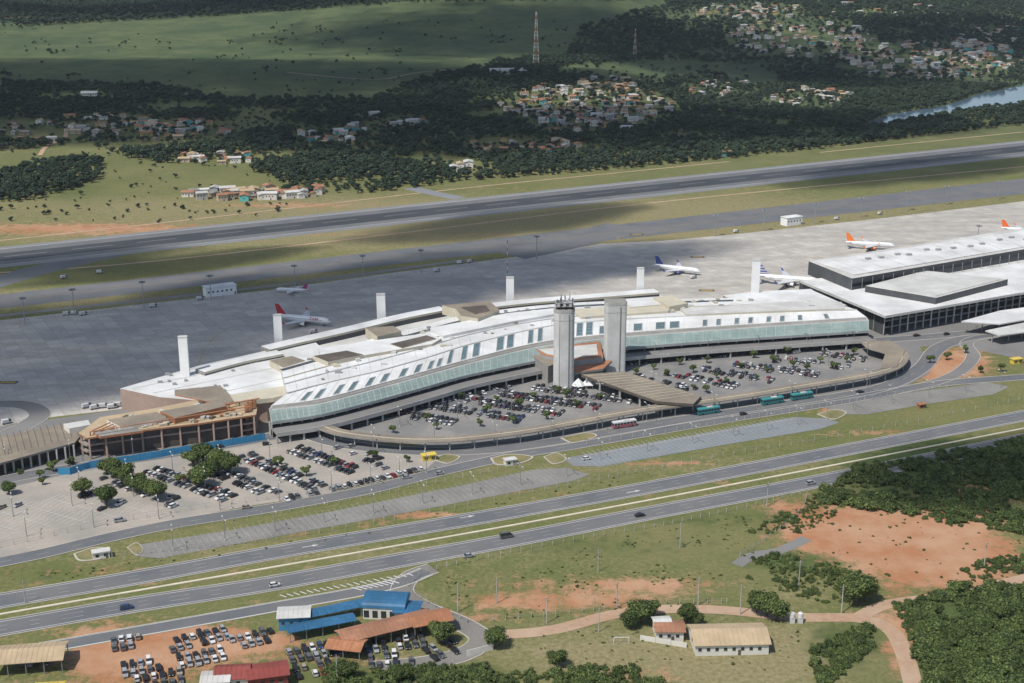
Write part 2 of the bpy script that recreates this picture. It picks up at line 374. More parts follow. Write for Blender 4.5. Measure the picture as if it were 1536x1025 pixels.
wl=off(r1,4,6.6); strip2(mb,down(r1,6.6),wl,dgrey); strip2(mb,wl,down(wl,0),dglass)
for i in range(0,NC+1,2):
    a,b_=r1[i],r2[i]; mb.cyl(a+Vector((0,0,.1)),b_+Vector((0,0,.1)),.09,.09,4,white2,False)
for i in range(0,NC,4):
    p=wl[i]; mb.box((p.x,p.y-.6,3.3),(.8,.8,6.6),conc)
for s in(.33,.66):
    mb2=[a.lerp(b_,s)+Vector((0,0,.06)) for a,b_ in zip(r1,r2)]
    ribbon(mb,mb2,-.06,.06,.06,white2)
for k in(0,NC): mb.poly([r1[k],r2[k],g3[k],r3[k],r4[k],(r4[k].x,r4[k].y,0),(r1[k].x,r1[k].y,0)],white2)
def sq(i0,s0,s1,w,mat,h=.15,A=g3,B=r3):
    i1=min(NC,i0+w)
    q=[A[i0].lerp(B[i0],s0),A[i1].lerp(B[i1],s0),A[i1].lerp(B[i1],s1),A[i0].lerp(B[i0],s1)]
    q=[p+Vector((0,0,h)) for p in q]
    mb.poly(q,mat)
    for a in range(4):
        p,q2=q[a],q[(a+1)%4]; mb.cyl(p,q2,.18,.18,4,white2,False)
    m0=[q[0].lerp(q[3],t) for t in(.25,.5,.75)]; m1=[q[1].lerp(q[2],t) for t in(.25,.5,.75)]
    for a,c in zip(m0,m1): mb.cyl(a,c,.08,.08,3,white2,False)
used=set()
for u in (448,470,498,520,548,570,595,618,640,655, 668,690,708, 745,759, 793,807,862,876,900,925,948,985,998,1055,1068,1100,1112,1150,1162,1200,1240):
    k=min(range(NC+1),key=lambda i:abs(P(*g3[i])[0]-u))
    while k in used or k-1 in used: k+=1
    used.add(k)
    hi=.95 if 660<u<890 else .6
    sq(k,.06,hi,1 if u>1040 else 2,skyl); used.add(k+1)
for i in range(0,NC,4):
    a=r3[i];b_=r4[i]; mb.cyl(a+Vector((0,0,.05)),b_+Vector((0,0,.05)),.12,.12,4,white2,False)
    mb.cyl(g3[i]+Vector((0,0,.05)),r3[i]+Vector((0,0,.05)),.08,.08,3,white2,False)
ribbon(mb,r3,-.5,.5,.35,white2,thick=.35)
rm_=[a.lerp(b_,.3) for a,b_ in zip(r3,r4)]; ribbon(mb,rm_,-.6,.6,.25,grey,thick=.25)
rm_=[a.lerp(b_,.5) for a,b_ in zip(r3,r4)]; ribbon(mb,rm_,-.3,.3,.5,cream,thick=.5)
rm_=[a.lerp(b_,.8) for a,b_ in zip(r3,r4)]; ribbon(mb,rm_,-1.4,1.4,.3,dgrey,thick=.3)  # dark ribbon painted in as the shadow gap between stepped roof sections
for i in range(100):
    k=random.randrange(4,NC-4); t=U(.12,.9); p=r3[k].lerp(r4[k],t); sx,sy,sz=U(1,3.5),U(1,2.5),U(.6,1.6)
    mb.box((p.x,p.y,p.z+sz/2),(sx,sy,sz),random.choice((grey,white2,concd,cream)),U(0,.4))
dk0=off(r1,3.5,4.6); o1=[Vector((p.x,p.y,4.6)) for p in off(r1,-9)]
strip2(mb,dk0,o1,asphl); strip2(mb,down(dk0,3.8),down(o1,3.8),concd)
par=[p+Vector((0,0,1.0)) for p in o1]; strip2(mb,down(o1,3.6),par,conc); strip2(mb,[p+Vector((0,0,1)) for p in off(o1,.3)],off(o1,.3),conc); strip2(mb,par,[p+Vector((0,0,1)) for p in off(o1,.3)],conc)
for i in range(0,NC,5):
    p=off(o1,1)[i]; mb.cyl((p.x,p.y,0),(p.x,p.y,3.8),.5,.5,8,conc,False)
block('',[(180,583),(300,548),(400,526),(470,510),(500,540),(480,575),(400,600),(335,604),(240,596)],11,0,pinkw,white,mb)
block('',[(345,592),(458,574),(468,582),(410,597),(352,603)],12.2,10,cream,cream,mb)
block('',[(262,585),(330,578),(345,592),(350,603),(335,607),(262,592)],11.6,9,orange,brown,mb)
block('',[(404,541),(438,534),(458,541),(424,551)],14.5,11,cream,brown,mb)
block('',[(478,522),(640,500),(662,508),(648,516),(505,540),(480,532)],16.5,12,cream,white,mb)
block('',[(470,534),(520,526),(545,532),(492,543)],17,14,cream,brownd,mb)
block('',[(585,516),(640,503),(654,508),(603,522)],17,14,cream,brownd,mb)
block('',[(548,492),(590,489),(602,497),(566,505)],17.5,12,cream,brown,mb)
block('',[(663,458),(735,452),(749,465),(717,478),(692,474),(684,464)],18.5,13,cream,brown,mb)
block('',[(690,461),(728,458),(735,466),(712,471)],18.8,18,brown,brownd,mb)
block('',[(856,464),(1005,455),(1012,466),(872,476)],16.5,12,cream,cream,mb)
block('',[(930,449),(1000,444),(1016,455),(945,461)],17,12,cream,white,mb)
block('',[(980,446),(1008,443),(1032,455),(1004,460)],18.5,12,cream,cream,mb)
block('',[(1020,463),(1185,452),(1262,453),(1268,463),(1180,466),(1030,472)],16.5,12,cream,white2,mb)
block('',[(1100,442),(1215,434),(1270,458),(1185,462),(1100,455)],14.8,0,cream,white,mb)
block('',[(645,492),(760,470),(835,462),(838,470),(770,482),(665,504)],16.6,14,white,white,mb)
for (u0,v0,u1,v1,z) in [(200,583,390,543,11),(230,590,460,542,11),(300,596,480,556,11)]:
    mb.cyl(G(u0,v0,z)+Vector((0,0,.1)),G(u1,v1,z)+Vector((0,0,.1)),.15,.15,4,white2,False)
for i in range(14):
    p=G(U(240,440),U(556,590),11); mb.box((p.x,p.y,11.5),(U(1,2.5),U(1,2),1),grey,.3)
mb.obj('airport_terminal_building')
def bar(name,px,z,wd,h,side,top):
    mb=MB(); w=path(px,6,z); ns=normals(w)
    a=[p+n*wd/2 for p,n in zip(w,ns)]; b_=[p-n*wd/2 for p,n in zip(w,ns)]
    strip2(mb,a,b_,top)
    for q in(a,b_): strip2(mb,q,down(q,z-1.2),cream); strip2(mb,down(q,z-1.2),down(q,z-4),dgrey); strip2(mb,down(q,z-4),down(q,0),side)
    for k in(0,-1): mb.poly([a[k],b_[k],(b_[k].x,b_[k].y,0),(a[k].x,a[k].y,0)],side)
    return mb.obj(name)
bar('boarding_pier',[(398,522),(440,512),(520,494),(600,475),(665,462)],13,9,9,concd,white)
bar('boarding_pier',[(735,458),(800,451),(900,443),(985,436)],13,9,9,concd,white)
bar('boarding_pier',[(300,556),(360,540),(420,528)],13,8,9,concd,white)
bar('boarding_pier',[(1090,446),(1140,440),(1220,436)],13,8,9,concd,white)
block('pier_link_building',[(430,528),(660,468),(740,462),(990,442),(1000,452),(850,460),(765,468),(690,480),(560,512),(440,545)],9,0,cream,white2)
for (u,v0,v1,wd) in [(278,507,562,13),(418,474,513,12),(572,443,476,13),(765,418,450,11),(960,404,436,10),(1132,393,442,11)]:
    p=G(u,v1,11.5); s=(v1+100)/H; hgt=(v1-v0)/(s*.95); W=wd/s
    mb=MB(); mb.box((p.x,p.y,(hgt+11.5)/2),(W,W*.55,hgt+11.5),pyl,.1); mb.box((p.x,p.y,hgt+11.8),(W*1.04,W*.6,.6),white2,.1)
    mb.obj('white_pylon')
def tower(px,h,w,d,name,rounded,rot):
    p=G(*px); mb=MB(); n=40; pts=[]
    for i in range(n):
        a=2*math.pi*i/n; e=.5 if rounded else .22
        x=math.copysign(abs(math.cos(a))**e,math.cos(a))*w/2; y=math.copysign(abs(math.sin(a))**(1.0 if rounded else e),math.sin(a))*d/2
        pts.append((p.x+x*math.cos(rot)-y*math.sin(rot),p.y+x*math.sin(rot)+y*math.cos(rot)))
    mb.prism(pts,0,h,towerc,concd)
    c=(p.x,p.y)
    mb.prism([(c[0]+(a-c[0])*1.025,c[1]+(b-c[1])*1.025) for a,b in pts],h-.9,h+.9,conc,concd)
    mb.prism([(c[0]+(a-c[0])*1.01,c[1]+(b-c[1])*1.01) for a,b in pts],h-5,h-4.8,concd,concd)
    for q in(-.22,.22): mb.box((p.x+w*q,p.y-d*.5,h/2),(.3,.35,h-3),concd,rot)
    if rounded:
        aw=M0('antenna_white',(.4,.4,.4))
        for i in range(26):
            x,y=U(-w/2,w/2)*.85,U(-d/2,d/2)*.8; hh=U(3.5,8.5)
            mb.cyl((p.x+x,p.y+y,h),(p.x+x,p.y+y,h+hh),.2,.1,5,dgrey)
            mb.box((p.x+x,p.y+y,h+hh*.8),(.6,.3,1.9),random.choice((aw,grey,dgrey)),U(0,3))
        for z in(2.3,4.2): mb.box((p.x,p.y,h+z),(w*.9,d*.8,.22),grey,rot)
        for a in range(3): mb.cyl((p.x-3+3*a,p.y-3.6,h+3.3),(p.x-3+3*a,p.y-4.1,h+3.3),.8,.8,12,aw)
    mb.obj(name,False)
tower((845,582),42,10.6,8,'communications_tower',True,.1)
tower((921,557),38.5,11,8,'concrete_tower',False,.12)
mb=MB()
block('',[(783,524),(828,520),(832,546),(822,550)],9.5,0,concd,brown,mb)
block('',[(800,521),(900,512),(905,536),(862,541),(815,534)],11,0,grey,orange,mb)
block('',[(808,524),(895,516),(897,532),(862,537),(820,531)],11.4,10.9,conc,white2,mb)
block('',[(860,540),(918,541),(905,553),(858,560)],8,6.8,concd,orange,mb)
block('',[(872,562),(936,557),(1052,594),(1040,606),(985,602)],7,5.6,brownd,brown,mb)
for (u,v) in [(800,545),(820,552),(865,560),(880,568),(900,575),(930,585),(960,595),(985,604),(940,566),(990,580),(1040,600)]:
    p=G(u,v,6); mb.box((p.x,p.y+.8,3),(.9,.9,6),conc)
for i in range(12):
    a=G(880+i*9.5,564.5+i*3.2,7); b_=G(936+i*9.5,560+i*2.9,7); mb.cyl(a+Vector((0,0,.08)),b_+Vector((0,0,.08)),.12,.12,4,cream,False)
mb.obj('entrance_building')
mb=MB(); p=G(876,584)
for k,(dx,dy) in enumerate([(-3,0),(2.5,1.5)]):
    c=p+Vector((dx,dy,0))
    for i in range(6):
        a0=i*math.pi/3;a1=a0+math.pi/3
        mb.poly([c+Vector((math.cos(a0)*4,math.sin(a0)*3,2.2)),c+Vector((math.cos(a1)*4,math.sin(a1)*3,2.2)),c+Vector((0,0,6))],white)
        mb.cyl(c+Vector((math.cos(a0)*3.8,math.sin(a0)*2.8,0)),c+Vector((math.cos(a0)*3.8,math.sin(a0)*2.8,2.3)),.1,.1,5,steel)
mb.obj('white_tent')
mb=MB()
def canopy_path(px,wd,z=5):
    w=path(px,5,z); ns=normals(w); a=[p+n*wd/2 for p,n in zip(w,ns)]; b_=[p-n*wd/2 for p,n in zip(w,ns)]
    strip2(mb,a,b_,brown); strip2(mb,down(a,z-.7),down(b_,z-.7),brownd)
    for q in(a,b_): strip2(mb,q,down(q,z-.7),concd)
    ribbon(mb,w,-.3,.3,.15,cream,thick=.15)
    for i in range(0,len(w),2):
        for o in(-wd*.3,wd*.3):
            p=w[i]+ns[i]*o; mb.cyl((p.x,p.y,0),(p.x,p.y,z-.7),.3,.3,6,conc,False)
canopy_path([(484,639),(510,648),(560,655),(620,659),(680,658),(740,652),(800,644),(880,629),(950,616),(1010,607)],7)
canopy_path([(1010,607),(1100,595),(1200,579),(1290,564),(1335,553),(1352,540),(1350,527),(1330,516),(1300,512)],7)
block('',[(1290,512),(1335,511),(1358,525),(1345,550),(1320,553),(1328,530),(1300,522)],5.4,4.8,concd,brown,mb)
mb.obj('walkway_canopy')
# ------------------------------------------------------------------ terminal 2
mb=MB()
block('',[(1213,392),(1400,363),(1536,342),(1800,302),(1800,335),(1536,374),(1278,418)],21,12,dgrey,white2,mb)
block('',[(1224,393),(1400,366),(1536,346),(1790,307),(1790,331),(1536,370),(1282,412)],21.6,20.5,white2,white,mb)
block('',[(1200,421),(1250,415),(1536,372),(1700,348),(1740,412),(1532,439),(1328,474)],13.5,12,white2,white,mb)
block('',[(1298,429),(1388,406),(1512,419),(1404,447)],17.5,13,dgrey,white2,mb)
block('',[(1306,428.5),(1389,408.5),(1500,419.5),(1403,444)],17.9,17,white2,white2,mb)
block('',[(1216,428),(1700,362),(1700,395),(1536,425),(1335,462)],12,0,dgrey,dgrey,mb)
fa,fb=G(1328,474,12),G(1532,439,12)
for i in range(26):
    p=fa.lerp(fb,i/18); mb.box((p.x,p.y+1.0,6),(.7,.7,12),white2 if i%3==0 else grey,.2)
for z in(3.8,7.8):
    a=fa.lerp(fb,-.0)+Vector((0,3,0)); b_=fa.lerp(fb,1.5)+Vector((0,3,0)); mb.cyl((a.x,a.y,z),(b_.x,b_.y,z),.5,.5,4,grey)
la=G(1200,421,12)
mb.poly([(la.x,la.y,12.2),(la.x,la.y,5),(fa.x,fa.y,0),(fa.x,fa.y,12.2)],dgrey)
for i in range(10):
    p=la.lerp(fa,i/9); mb.cyl((p.x-.3,p.y-.3,0),(p.x-.3,p.y-.3,12),.25,.25,5,grey,False)
fA,fB=G(1278,418,21),G(1800,335,21)
for i in range(40):
    p=fA.lerp(fB,i/39); mb.box((p.x,p.y-.15,16.4),(.3,.2,7.5),grey,.3)
ga,gb=fA+Vector((0,-.2,-3.5)),fB+Vector((0,-.2,-3.5))
mb.poly([ga,gb,gb-Vector((0,0,2.2)),ga-Vector((0,0,2.2))],dglass)
for i in range(14):
    p=G(1300+i*22+U(-3,3),392-i*3.3+U(-5,5),21.6); mb.box((p.x,p.y,22.2),(3.5,2.2,1.2),grey,.3)
for i in range(9):
    a=G(1250+i*30,390-i*4.6,21.6); b_=G(1300+i*30,408-i*4.4,21.6); mb.cyl(a+Vector((0,0,.08)),b_+Vector((0,0,.08)),.12,.12,4,conc,False)
block('',[(1442,482),(1500,466),(1620,450),(1640,462),(1500,486)],8,7.3,white2,white,mb)
block('',[(1478,496),(1536,484),(1640,465),(1640,485),(1500,503)],6.5,5.8,white2,white2,mb)
for u,v in [(1450,484),(1475,484),(1500,484),(1530,480),(1490,500),(1515,498),(1535,494),(1465,478)]:
    p=G(u,v,6); mb.cyl((p.x,p.y+1,0),(p.x,p.y+1,6.5),.3,.3,8,grey)
mb.obj('new_terminal_building')
# ------------------------------------------------------------------ construction building + west building
mb=MB()
outer=[(118,650),(150,626),(230,613),(320,595),(350,600),(386,611),(384,622),(345,628),(300,635),(240,642),(180,650),(130,657)]
for z,mt in((10.5,tanroof),(6.5,concd),(3.0,concd)):
    block('',[(u,v+(10.5-z)*2.7) for u,v in outer],z,z-.8,orange if z>9 else pinkw,mt,mb)
inner=[G(u,v,10.5) for u,v in outer]
cen=sum(inner,Vector())/len(inner)
for k in range(len(inner)):
    a=inner[k];b_=inner[(k+1)%len(inner)]; n=max(1,int((b_-a).length/6))
    for i in range(n):
        p=a.lerp(b_,i/n); p=p+(cen-p).normalized()*1.0; mb.box((p.x,p.y,4.8),(.8,.8,9.6),pinkw)
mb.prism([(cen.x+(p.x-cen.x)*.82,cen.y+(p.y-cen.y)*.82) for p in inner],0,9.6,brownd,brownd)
for px,z in [([(160,630),(235,618),(250,626),(180,640)],13),([(240,617),(330,601),(340,609),(262,627)],13.5),([(140,648),(200,640),(215,646),(150,655)],11.6)]:
    block('',px,z,10.5,wallw if z==13 else orange,brown if z>12 else concd,mb)
for i in range(15):
    a=G(135+i*16,648-i*3.2,12.5); b_=G(165+i*16,634-i*2.6,12.5); mb.cyl(a,b_,.3,.3,4,orange); mb.cyl(a,(a.x,a.y,10),.3,.3,4,orange)
for z in(12,13.6): mb.cyl(G(135,648,z),G(375,610,z),.28,.28,4,orange)
for (u,v) in [(378,640),(384,636),(372,644)]:
    p=G(u,v+6); mb.box((p.x,p.y,7),(1.6,1.6,15),orange)
for i in range(80):
    p=cen+(random.choice(inner)-cen)*U(.1,.85); mb.box((p.x,p.y,10.9),(U(1,4),U(.8,3),U(.4,1.4)),random.choice((orange,wallb,conc,brownd,white2)),U(0,3))
mb.obj('building_under_construction')
mb=MB()
block('',[(-200,690),(0,655),(112,633),(128,645),(112,664),(0,695),(-200,735)],6.5,5.6,concd,brown,mb)
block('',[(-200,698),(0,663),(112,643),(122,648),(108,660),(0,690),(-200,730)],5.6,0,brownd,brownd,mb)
for i in range(22):
    a=G(-100+i*10,672-i*2,6.5); b_=G(-100+i*10+8,713-i*2.6-4,6.5); mb.cyl(a+Vector((0,0,.05)),b_+Vector((0,0,.05)),.12,.12,4,brownd,False)
for i in range(14):
    p=G(-60+i*13,708-i*3.2,6.5); mb.box((p.x,p.y+1,2.8),(.7,.7,5.6),conc)
block('',[(95,636),(132,630),(136,637),(104,643)],9,6,wallw,white2,mb)
mb.obj('low_terminal_annex')
def wallstrip(name,px,h,mat,th=.15,post=None,step=5):
    mb=MB(); w=path(px,step)
    for i in range(len(w)-1):
        a,b_=w[i],w[i+1]; d=(b_-a); L=d.length; c=(a+b_)/2; hh=h*(1+(.04 if i%2 else 0))
        mb.box((c.x,c.y,hh/2),(L-.1,th,hh),mat,math.atan2(d.y,d.x))
        if post: mb.box((a.x,a.y,h*.55),(.25,.25,h*1.1),post)
    return mb.obj(name)
wallstrip('blue_hoarding_fence',[(88,712),(110,712),(130,704),(180,696),(230,688),(268,681),(300,676),(350,668),(398,660)],3.2,bluef,post=bluef)
def fence(px,h=2.2,step=4,name='wire_fence',mat=None):
    mb=MB(); mat=mat or conc; w=path(px,step)
    for i,p in enumerate(w):
        mb.box((p.x,p.y,h/2),(.2,.2,h),mat)
        if i:
            a=w[i-1]
            for z in(h*.95,h*.5): mb.cyl((a.x,a.y,z),(p.x,p.y,z),.04,.04,3,steel,False)
    mb.obj(name)
fence([(0,822),(200,780),(400,750),(480,738),(560,722)],2.4)
fence([(150,838),(400,812),(600,778),(860,728),(1060,690),(1300,648),(1536,600)],2.2)
fence([(612,880),(640,860),(720,840),(860,812),(1000,788),(1120,762),(1200,742)],2)
fence([(700,935),(850,922),(960,908),(1090,905)],2)
fence([(622,892),(640,905),(670,920),(700,933)],2)
fence([(1110,835),(1150,810),(1200,770),(1210,745)],2)
fence([(880,668),(1060,640),(1240,610),(1420,582)],2.2)
fence([(250,798),(480,760),(640,728),(780,700)],2.2)
fence([(0,486),(300,452),(560,418),(760,390)],2.5,8)
# ------------------------------------------------------------------ lamps & poles
def lampmesh(h,arm,two=True,mast=False):
    mb=MB(); mb.cyl((0,0,0),(0,0,h),.2 if not mast else .35,.1 if not mast else .2,8,steel)
    mb.cyl((0,0,0),(0,0,.5),.4,.4,8,conc)
    if mast:
        mb.cyl((0,0,h-.6),(0,0,h),1.4,1.4,10,dgrey)
        for i in range(6):
            a=i*math.pi/3; mb.box((1.7*math.cos(a),1.7*math.sin(a),h-.3),(.9,.7,.7),grey,a)
    else:
        for sgn in((-1,1) if two else (1,)):
            mb.cyl((0,0,h-.3),(arm*sgn,0,h+.3),.08,.06,5,steel); mb.box((arm*sgn+.5*sgn,0,h+.3),(1.2,.45,.22),white2)
    return mb.mesh('lamp')
hm=lampmesh(17,0,mast=True); l1=lampmesh(9,1.8)
for u,v in [(38,488),(112,474),(216,462),(317,452),(443,436),(545,420),(632,411),(805,389),(1072,355),(1145,347),(1222,336),(1290,327),(1360,317),(1418,308),(1465,372),(1497,300)]:
    place('apron_floodlight_mast',hm,G(u,v))
pole=MB(); pole.cyl((0,0,0),(0,0,10),.2,.13,8,conc); pole.box((0,0,9.2),(2.2,.15,.15),wood); pole.box((0,0,8.3),(1.2,.15,.15),wood)
pole=pole.mesh('pole')
for u,v in [(745,905),(1020,822),(897,858),(1047,908),(925,912),(1262,920),(898,948),(687,918),(1476,852),(820,935),(1110,922),(1198,880),(1150,760),(506,1022),(38,905)]:
    place('utility_pole',pole,G(u,v),U(0,1),U(.85,1.15))
for px,n in (([(120,735),(330,700),(560,680)],7),([(40,805),(300,770),(520,735),(640,710)],9),([(600,640),(800,615),(900,600)],6),([(980,585),(1150,565),(1300,540)],6),([(260,825),(560,770),(850,715)],9),([(900,690),(1100,655),(1240,630)],7),([(1280,615),(1500,582)],5),([(900,545),(1100,530),(1280,520)],6),([(10,700),(200,685)],3),([(20,775),(200,745),(420,725)],5),([(560,668),(800,660),(1000,628),(1300,582)],9)):
    w=cat([G(*p) for p in px],n-1)
    for p in w: place('street_lamp',l1,p,YH+1.57+U(-.1,.1))
def lattice(u,v,h,b0,name='lattice_mast'):
    p=GT(u,v); mb=MB(); red=M0('mast_red',(.5,.12,.08),.6); wh=M0('mast_white',(.6,.6,.6),.6); N=14
    for k in range(N):
        z0,z1=h*k/N,h*(k+1)/N; w0=b0*(1-.85*k/N)/2; w1=b0*(1-.85*(k+1)/N)/2; mt=red if k%3==0 else wh
        c0=[Vector((x*w0,y*w0,z0)) for x,y in((-1,-1),(1,-1),(1,1),(-1,1))]; c1=[Vector((x*w1,y*w1,z1)) for x,y in((-1,-1),(1,-1),(1,1),(-1,1))]
        for i in range(4):
            mb.cyl(c0[i],c1[i],.22,.22,4,mt,False); mb.cyl(c0[i],c1[(i+1)%4],.1,.1,3,mt,False); mb.cyl(c1[i],c1[(i+1)%4],.1,.1,3,mt,False)
    mb.obj(name,loc=p)
lattice(804,100,78,9); lattice(952,87,46,5.5)
p=G(761,416,0); mb=MB()
for k in range(10): mb.cyl((0,0,k*2.6),(0,0,k*2.6+2.6),.3,.3,6,M0('mast_red',(.5,.12,.08),.6) if k%2 else M0('mast_white',(.6,.6,.6),.6))
mb.obj('airfield_mast',loc=p)
# ------------------------------------------------------------------ vehicles
def carmesh(kind,paint):
    mb=MB()
    if kind=='sedan': L,W,prof,cab=4.4,1.74,[(-2.2,.82),(-1.5,.96),(.95,.98),(2.05,.78),(2.2,.6)],((-1.75,1.15),(-1.05,.45),1.45)
    elif kind=='hatch': L,W,prof,cab=3.85,1.66,[(-1.92,.9),(-1.78,1.0),(.9,1.0),(1.82,.8),(1.92,.6)],((-1.86,1.2),(-1.5,.4),1.5)
    elif kind=='suv': L,W,prof,cab=4.5,1.82,[(-2.25,1.0),(-2.1,1.1),(1.1,1.12),(2.15,.95),(2.25,.7)],((-2.15,1.3),(-1.85,.55),1.72)
    else: L,W,prof,cab=5.4,2.0,[(-2.7,1.1),(-2.6,1.2),(1.7,1.2),(2.5,1.0),(2.7,.7)],((-2.65,2.2),(-2.55,1.3),2.3)
    h=W/2; bot=.3
    left=[(x,-h*(.9 if abs(x)>L*.45 else 1),z) for x,z in prof]; right=[(x,-y,z) for x,y,z in left]
    for i in range(len(prof)-1):
        mb.poly([left[i],left[i+1],right[i+1],right[i]],paint)
        for q in(left,right): mb.poly([(q[i][0],q[i][1],bot),(q[i+1][0],q[i+1][1],bot),q[i+1],q[i]],paint)
    for q in(0,-1): mb.poly([(left[q][0],left[q][1],bot),(right[q][0],right[q][1],bot),right[q],left[q]],paint)
    (b0,b1),(t0,t1),zt_=cab; zb=prof[1][1]-.02; hb,ht=h*.93,h*.74
    B=[(b0,-hb,zb),(b1,-hb,zb),(b1,hb,zb),(b0,hb,zb)]; T=[(t0,-ht,zt_),(t1,-ht,zt_),(t1,ht,zt_),(t0,ht,zt_)]
    for i in range(4): j=(i+1)%4; mb.poly([B[i],B[j],T[j],T[i]],dglass)
    mb.poly(T,paint)
    xm=(t0+t1)/2
    for s in(-1,1): mb.box((xm,s*(hb+ht)/2*1.01,(zb+zt_)/2),(.12,.1,zt_-zb),paint)
    for x in(-L*.31,L*.31):
        for s in(-1,1): mb.cyl((x,s*(h-.2),.33),(x,s*(h+.02),.33),.33,.33,10,tyre); mb.cyl((x,s*(h),.33),(x,s*(h+.04),.33),.18,.18,6,steel)
    for s in(-1,1):
        mb.box((L/2-.02,s*h*.62,.62),(.1,.35,.14),M0('headlight',(.8,.8,.75),.2)); mb.box((-L/2+.02,s*h*.65,.72),(.1,.3,.16),M0('tail_light',(.4,.02,.02),.3))
    return mb.mesh('car')
cols=[('white',(.6,.6,.6),4),('silver',(.34,.35,.37),5),('black',(.015,.015,.018),7),('grey',(.11,.115,.12),5),('red',(.24,.02,.02),1.3),('blue',(.03,.05,.14),.9),('beige',(.3,.26,.2),.5)]
CM=[];CW=[]
for n,c,wt in cols:
    pm=M0('paint_'+n,c,.3,.2 if n in('silver','grey') else 0,.5)
    for k,kw in(('sedan',3),('hatch',3.5),('suv',2)):
        CM.append(carmesh(k,pm)); CW.append(wt*kw)
van_g=carmesh('van',M0('paint_grey',(.11,.115,.12)))
def car(p,rot,name='parked_car',me=None,z=.12):
    p=Vector(p); p.z=z; place(name,me or random.choices(CM,CW)[0],p,rot)
marks=MB()
def rowcars(p0,p1,dbl=True,occ=.85,sp=2.6,lines=True,lm=None,z=.13):
    a,b_=G(*p0),G(*p1); d=(b_-a); L=d.length; d.normalize(); n=Vector((-d.y,d.x,0)); N=int(L/sp); ang=math.atan2(n.y,n.x)
    for s in ((1,-1) if dbl else (1,)):
        for i in range(N):
            c=a+d*(i+.5)*sp+n*s*2.6
            if R()<occ: car(c+n*U(-.35,.35)+d*U(-.1,.1),ang+(math.pi if R()<.5 else 0)+U(-.05,.05))
            if lines:
                e=a+d*i*sp; q=[e-d*.07+n*s*.1,e+d*.07+n*s*.1,e+d*.07+n*s*5,e-d*.07+n*s*5]
                marks.poly([(x.x,x.y,z) for x in q],lm or wfade)
    if lines:
        q=[a-n*.07,b_-n*.07,b_+n*.07,a+n*.07]; marks.poly([(x.x,x.y,z) for x in q],lm or wfade)
for r,oc in [(((440,675),(540,711)),.9),(((366,684),(482,735)),.9),(((300,697),(420,748)),.55),(((226,706),(352,752)),.85)]: rowcars(*r,occ=oc)
rowcars((512,670),(590,703),occ=.35); rowcars((160,716),(280,762),occ=.35); rowcars((100,742),(190,765),occ=.4,dbl=False)
rowcars((420,757),(640,707),dbl=False,occ=.9)
for i in range(5):
    x=-70+i*52; rowcars((x-10,762-i*6+4),(x+95,796-i*6),occ=.03,lm=wpaint)
for r in [((800,582),(955,604)),((742,590),(900,613)),((700,601),(845,622)),((640,609),(790,631)),((585,619),(690,637))]: rowcars(*r,occ=.84)
for r in [((945,566),(1045,588)),((1000,560),(1110,583)),((1050,554),(1165,574)),((1100,547),(1230,564)),((1160,539),(1280,554)),((1230,531),(1300,541))]: rowcars(*r,occ=.72)
for r in [((945,549),(1100,536)),((1100,533),(1290,519)),((560,628),(780,583))]: rowcars(*r,dbl=False,occ=.5,lines=False)
for o in(0,8): rowcars((235+o,822+o),(835+o,704+o),occ=.0)
rowcars((870,694),(1195,634),occ=0.0,lm=bpaint); rowcars((880,684),(1190,629),dbl=False,occ=0.0,lm=wpaint); rowcars((900,701),(1240,640),dbl=False,occ=0.0,lm=bpaint)
rowcars((1270,617),(1480,583),occ=0.0)
for r in [((165,970),(225,960)),((180,1008),(255,995)),((265,996),(345,980)),((250,972),(345,950)),((345,968),(420,952)),((430,988),(520,970)),((440,1012),(505,1000)),((200,1028),(280,1015))]:
    rowcars(*r,occ=.85,lines=False)
for r in [((545,972),(640,962)),((550,994),(625,988)),((640,985),(700,965))]: rowcars(*r,occ=.85,lines=False)
rowcars((0,1006),(90,1002),dbl=False,occ=.6,lines=False)
marks.obj('parking_bay_markings')
for u,v,me in [(760,807,van_g),(412,880,None),(190,914,None),(703,836,None),(960,775,CM[6]),(1216,727,None)]: car(G(u,v),YH,'car_on_road',me,.18)
for u,v in [(400,668),(470,642),(1195,530),(880,690),(330,672),(370,763),(180,783),(610,718),(1115,623),(1290,590),(660,712),(1375,505),(1420,503),(1160,520)]: car(G(u,v),YH+U(-.1,.1),'car_on_road',None,.2)
w=path([(700,588),(790,562),(900,541),(1060,524),(1200,514)],14)
for p in w[::1]:
    if R()<.5: car(p,YH,'car_on_road',None,.2)
def bus(u,v,rot,c1,c2,name='bus'):
    a=M0('bus_'+name+str(c1),c1,.35); b_=M0('bus_low'+str(c2),c2,.35); mb=MB()
    mb.box((0,0,1.0),(12,2.5,1.3),b_); mb.box((0,0,2.15),(11.9,2.44,1.0),dglass); mb.box((0,0,2.95),(12,2.5,.6),a); mb.box((1,0,3.4),(3,1.6,.3),white2)
    for i in range(8):
        for s in(-1,1): mb.box((-5.9+i*1.68,s*1.24,2.15),(.16,.06,1.0),a)
    for x in(-3.6,3.8):
        for s in(-1,1): mb.cyl((x,s*1.0,.5),(x,s*1.27,.5),.5,.5,12,tyre)
    p=G(u,v); mb.obj(name,loc=(p.x,p.y,.2),rot=rot)
YB=math.atan2((G(1300,588)-G(1000,634)).y,(G(1300,588)-G(1000,634)).x)
for u,v in [(1062,621),(1158,606),(1202,599)]: bus(u,v,YB,(.05,.26,.27),(.03,.16,.17))
bus(936,641,YB,(.6,.6,.6),(.3,.1,.12))
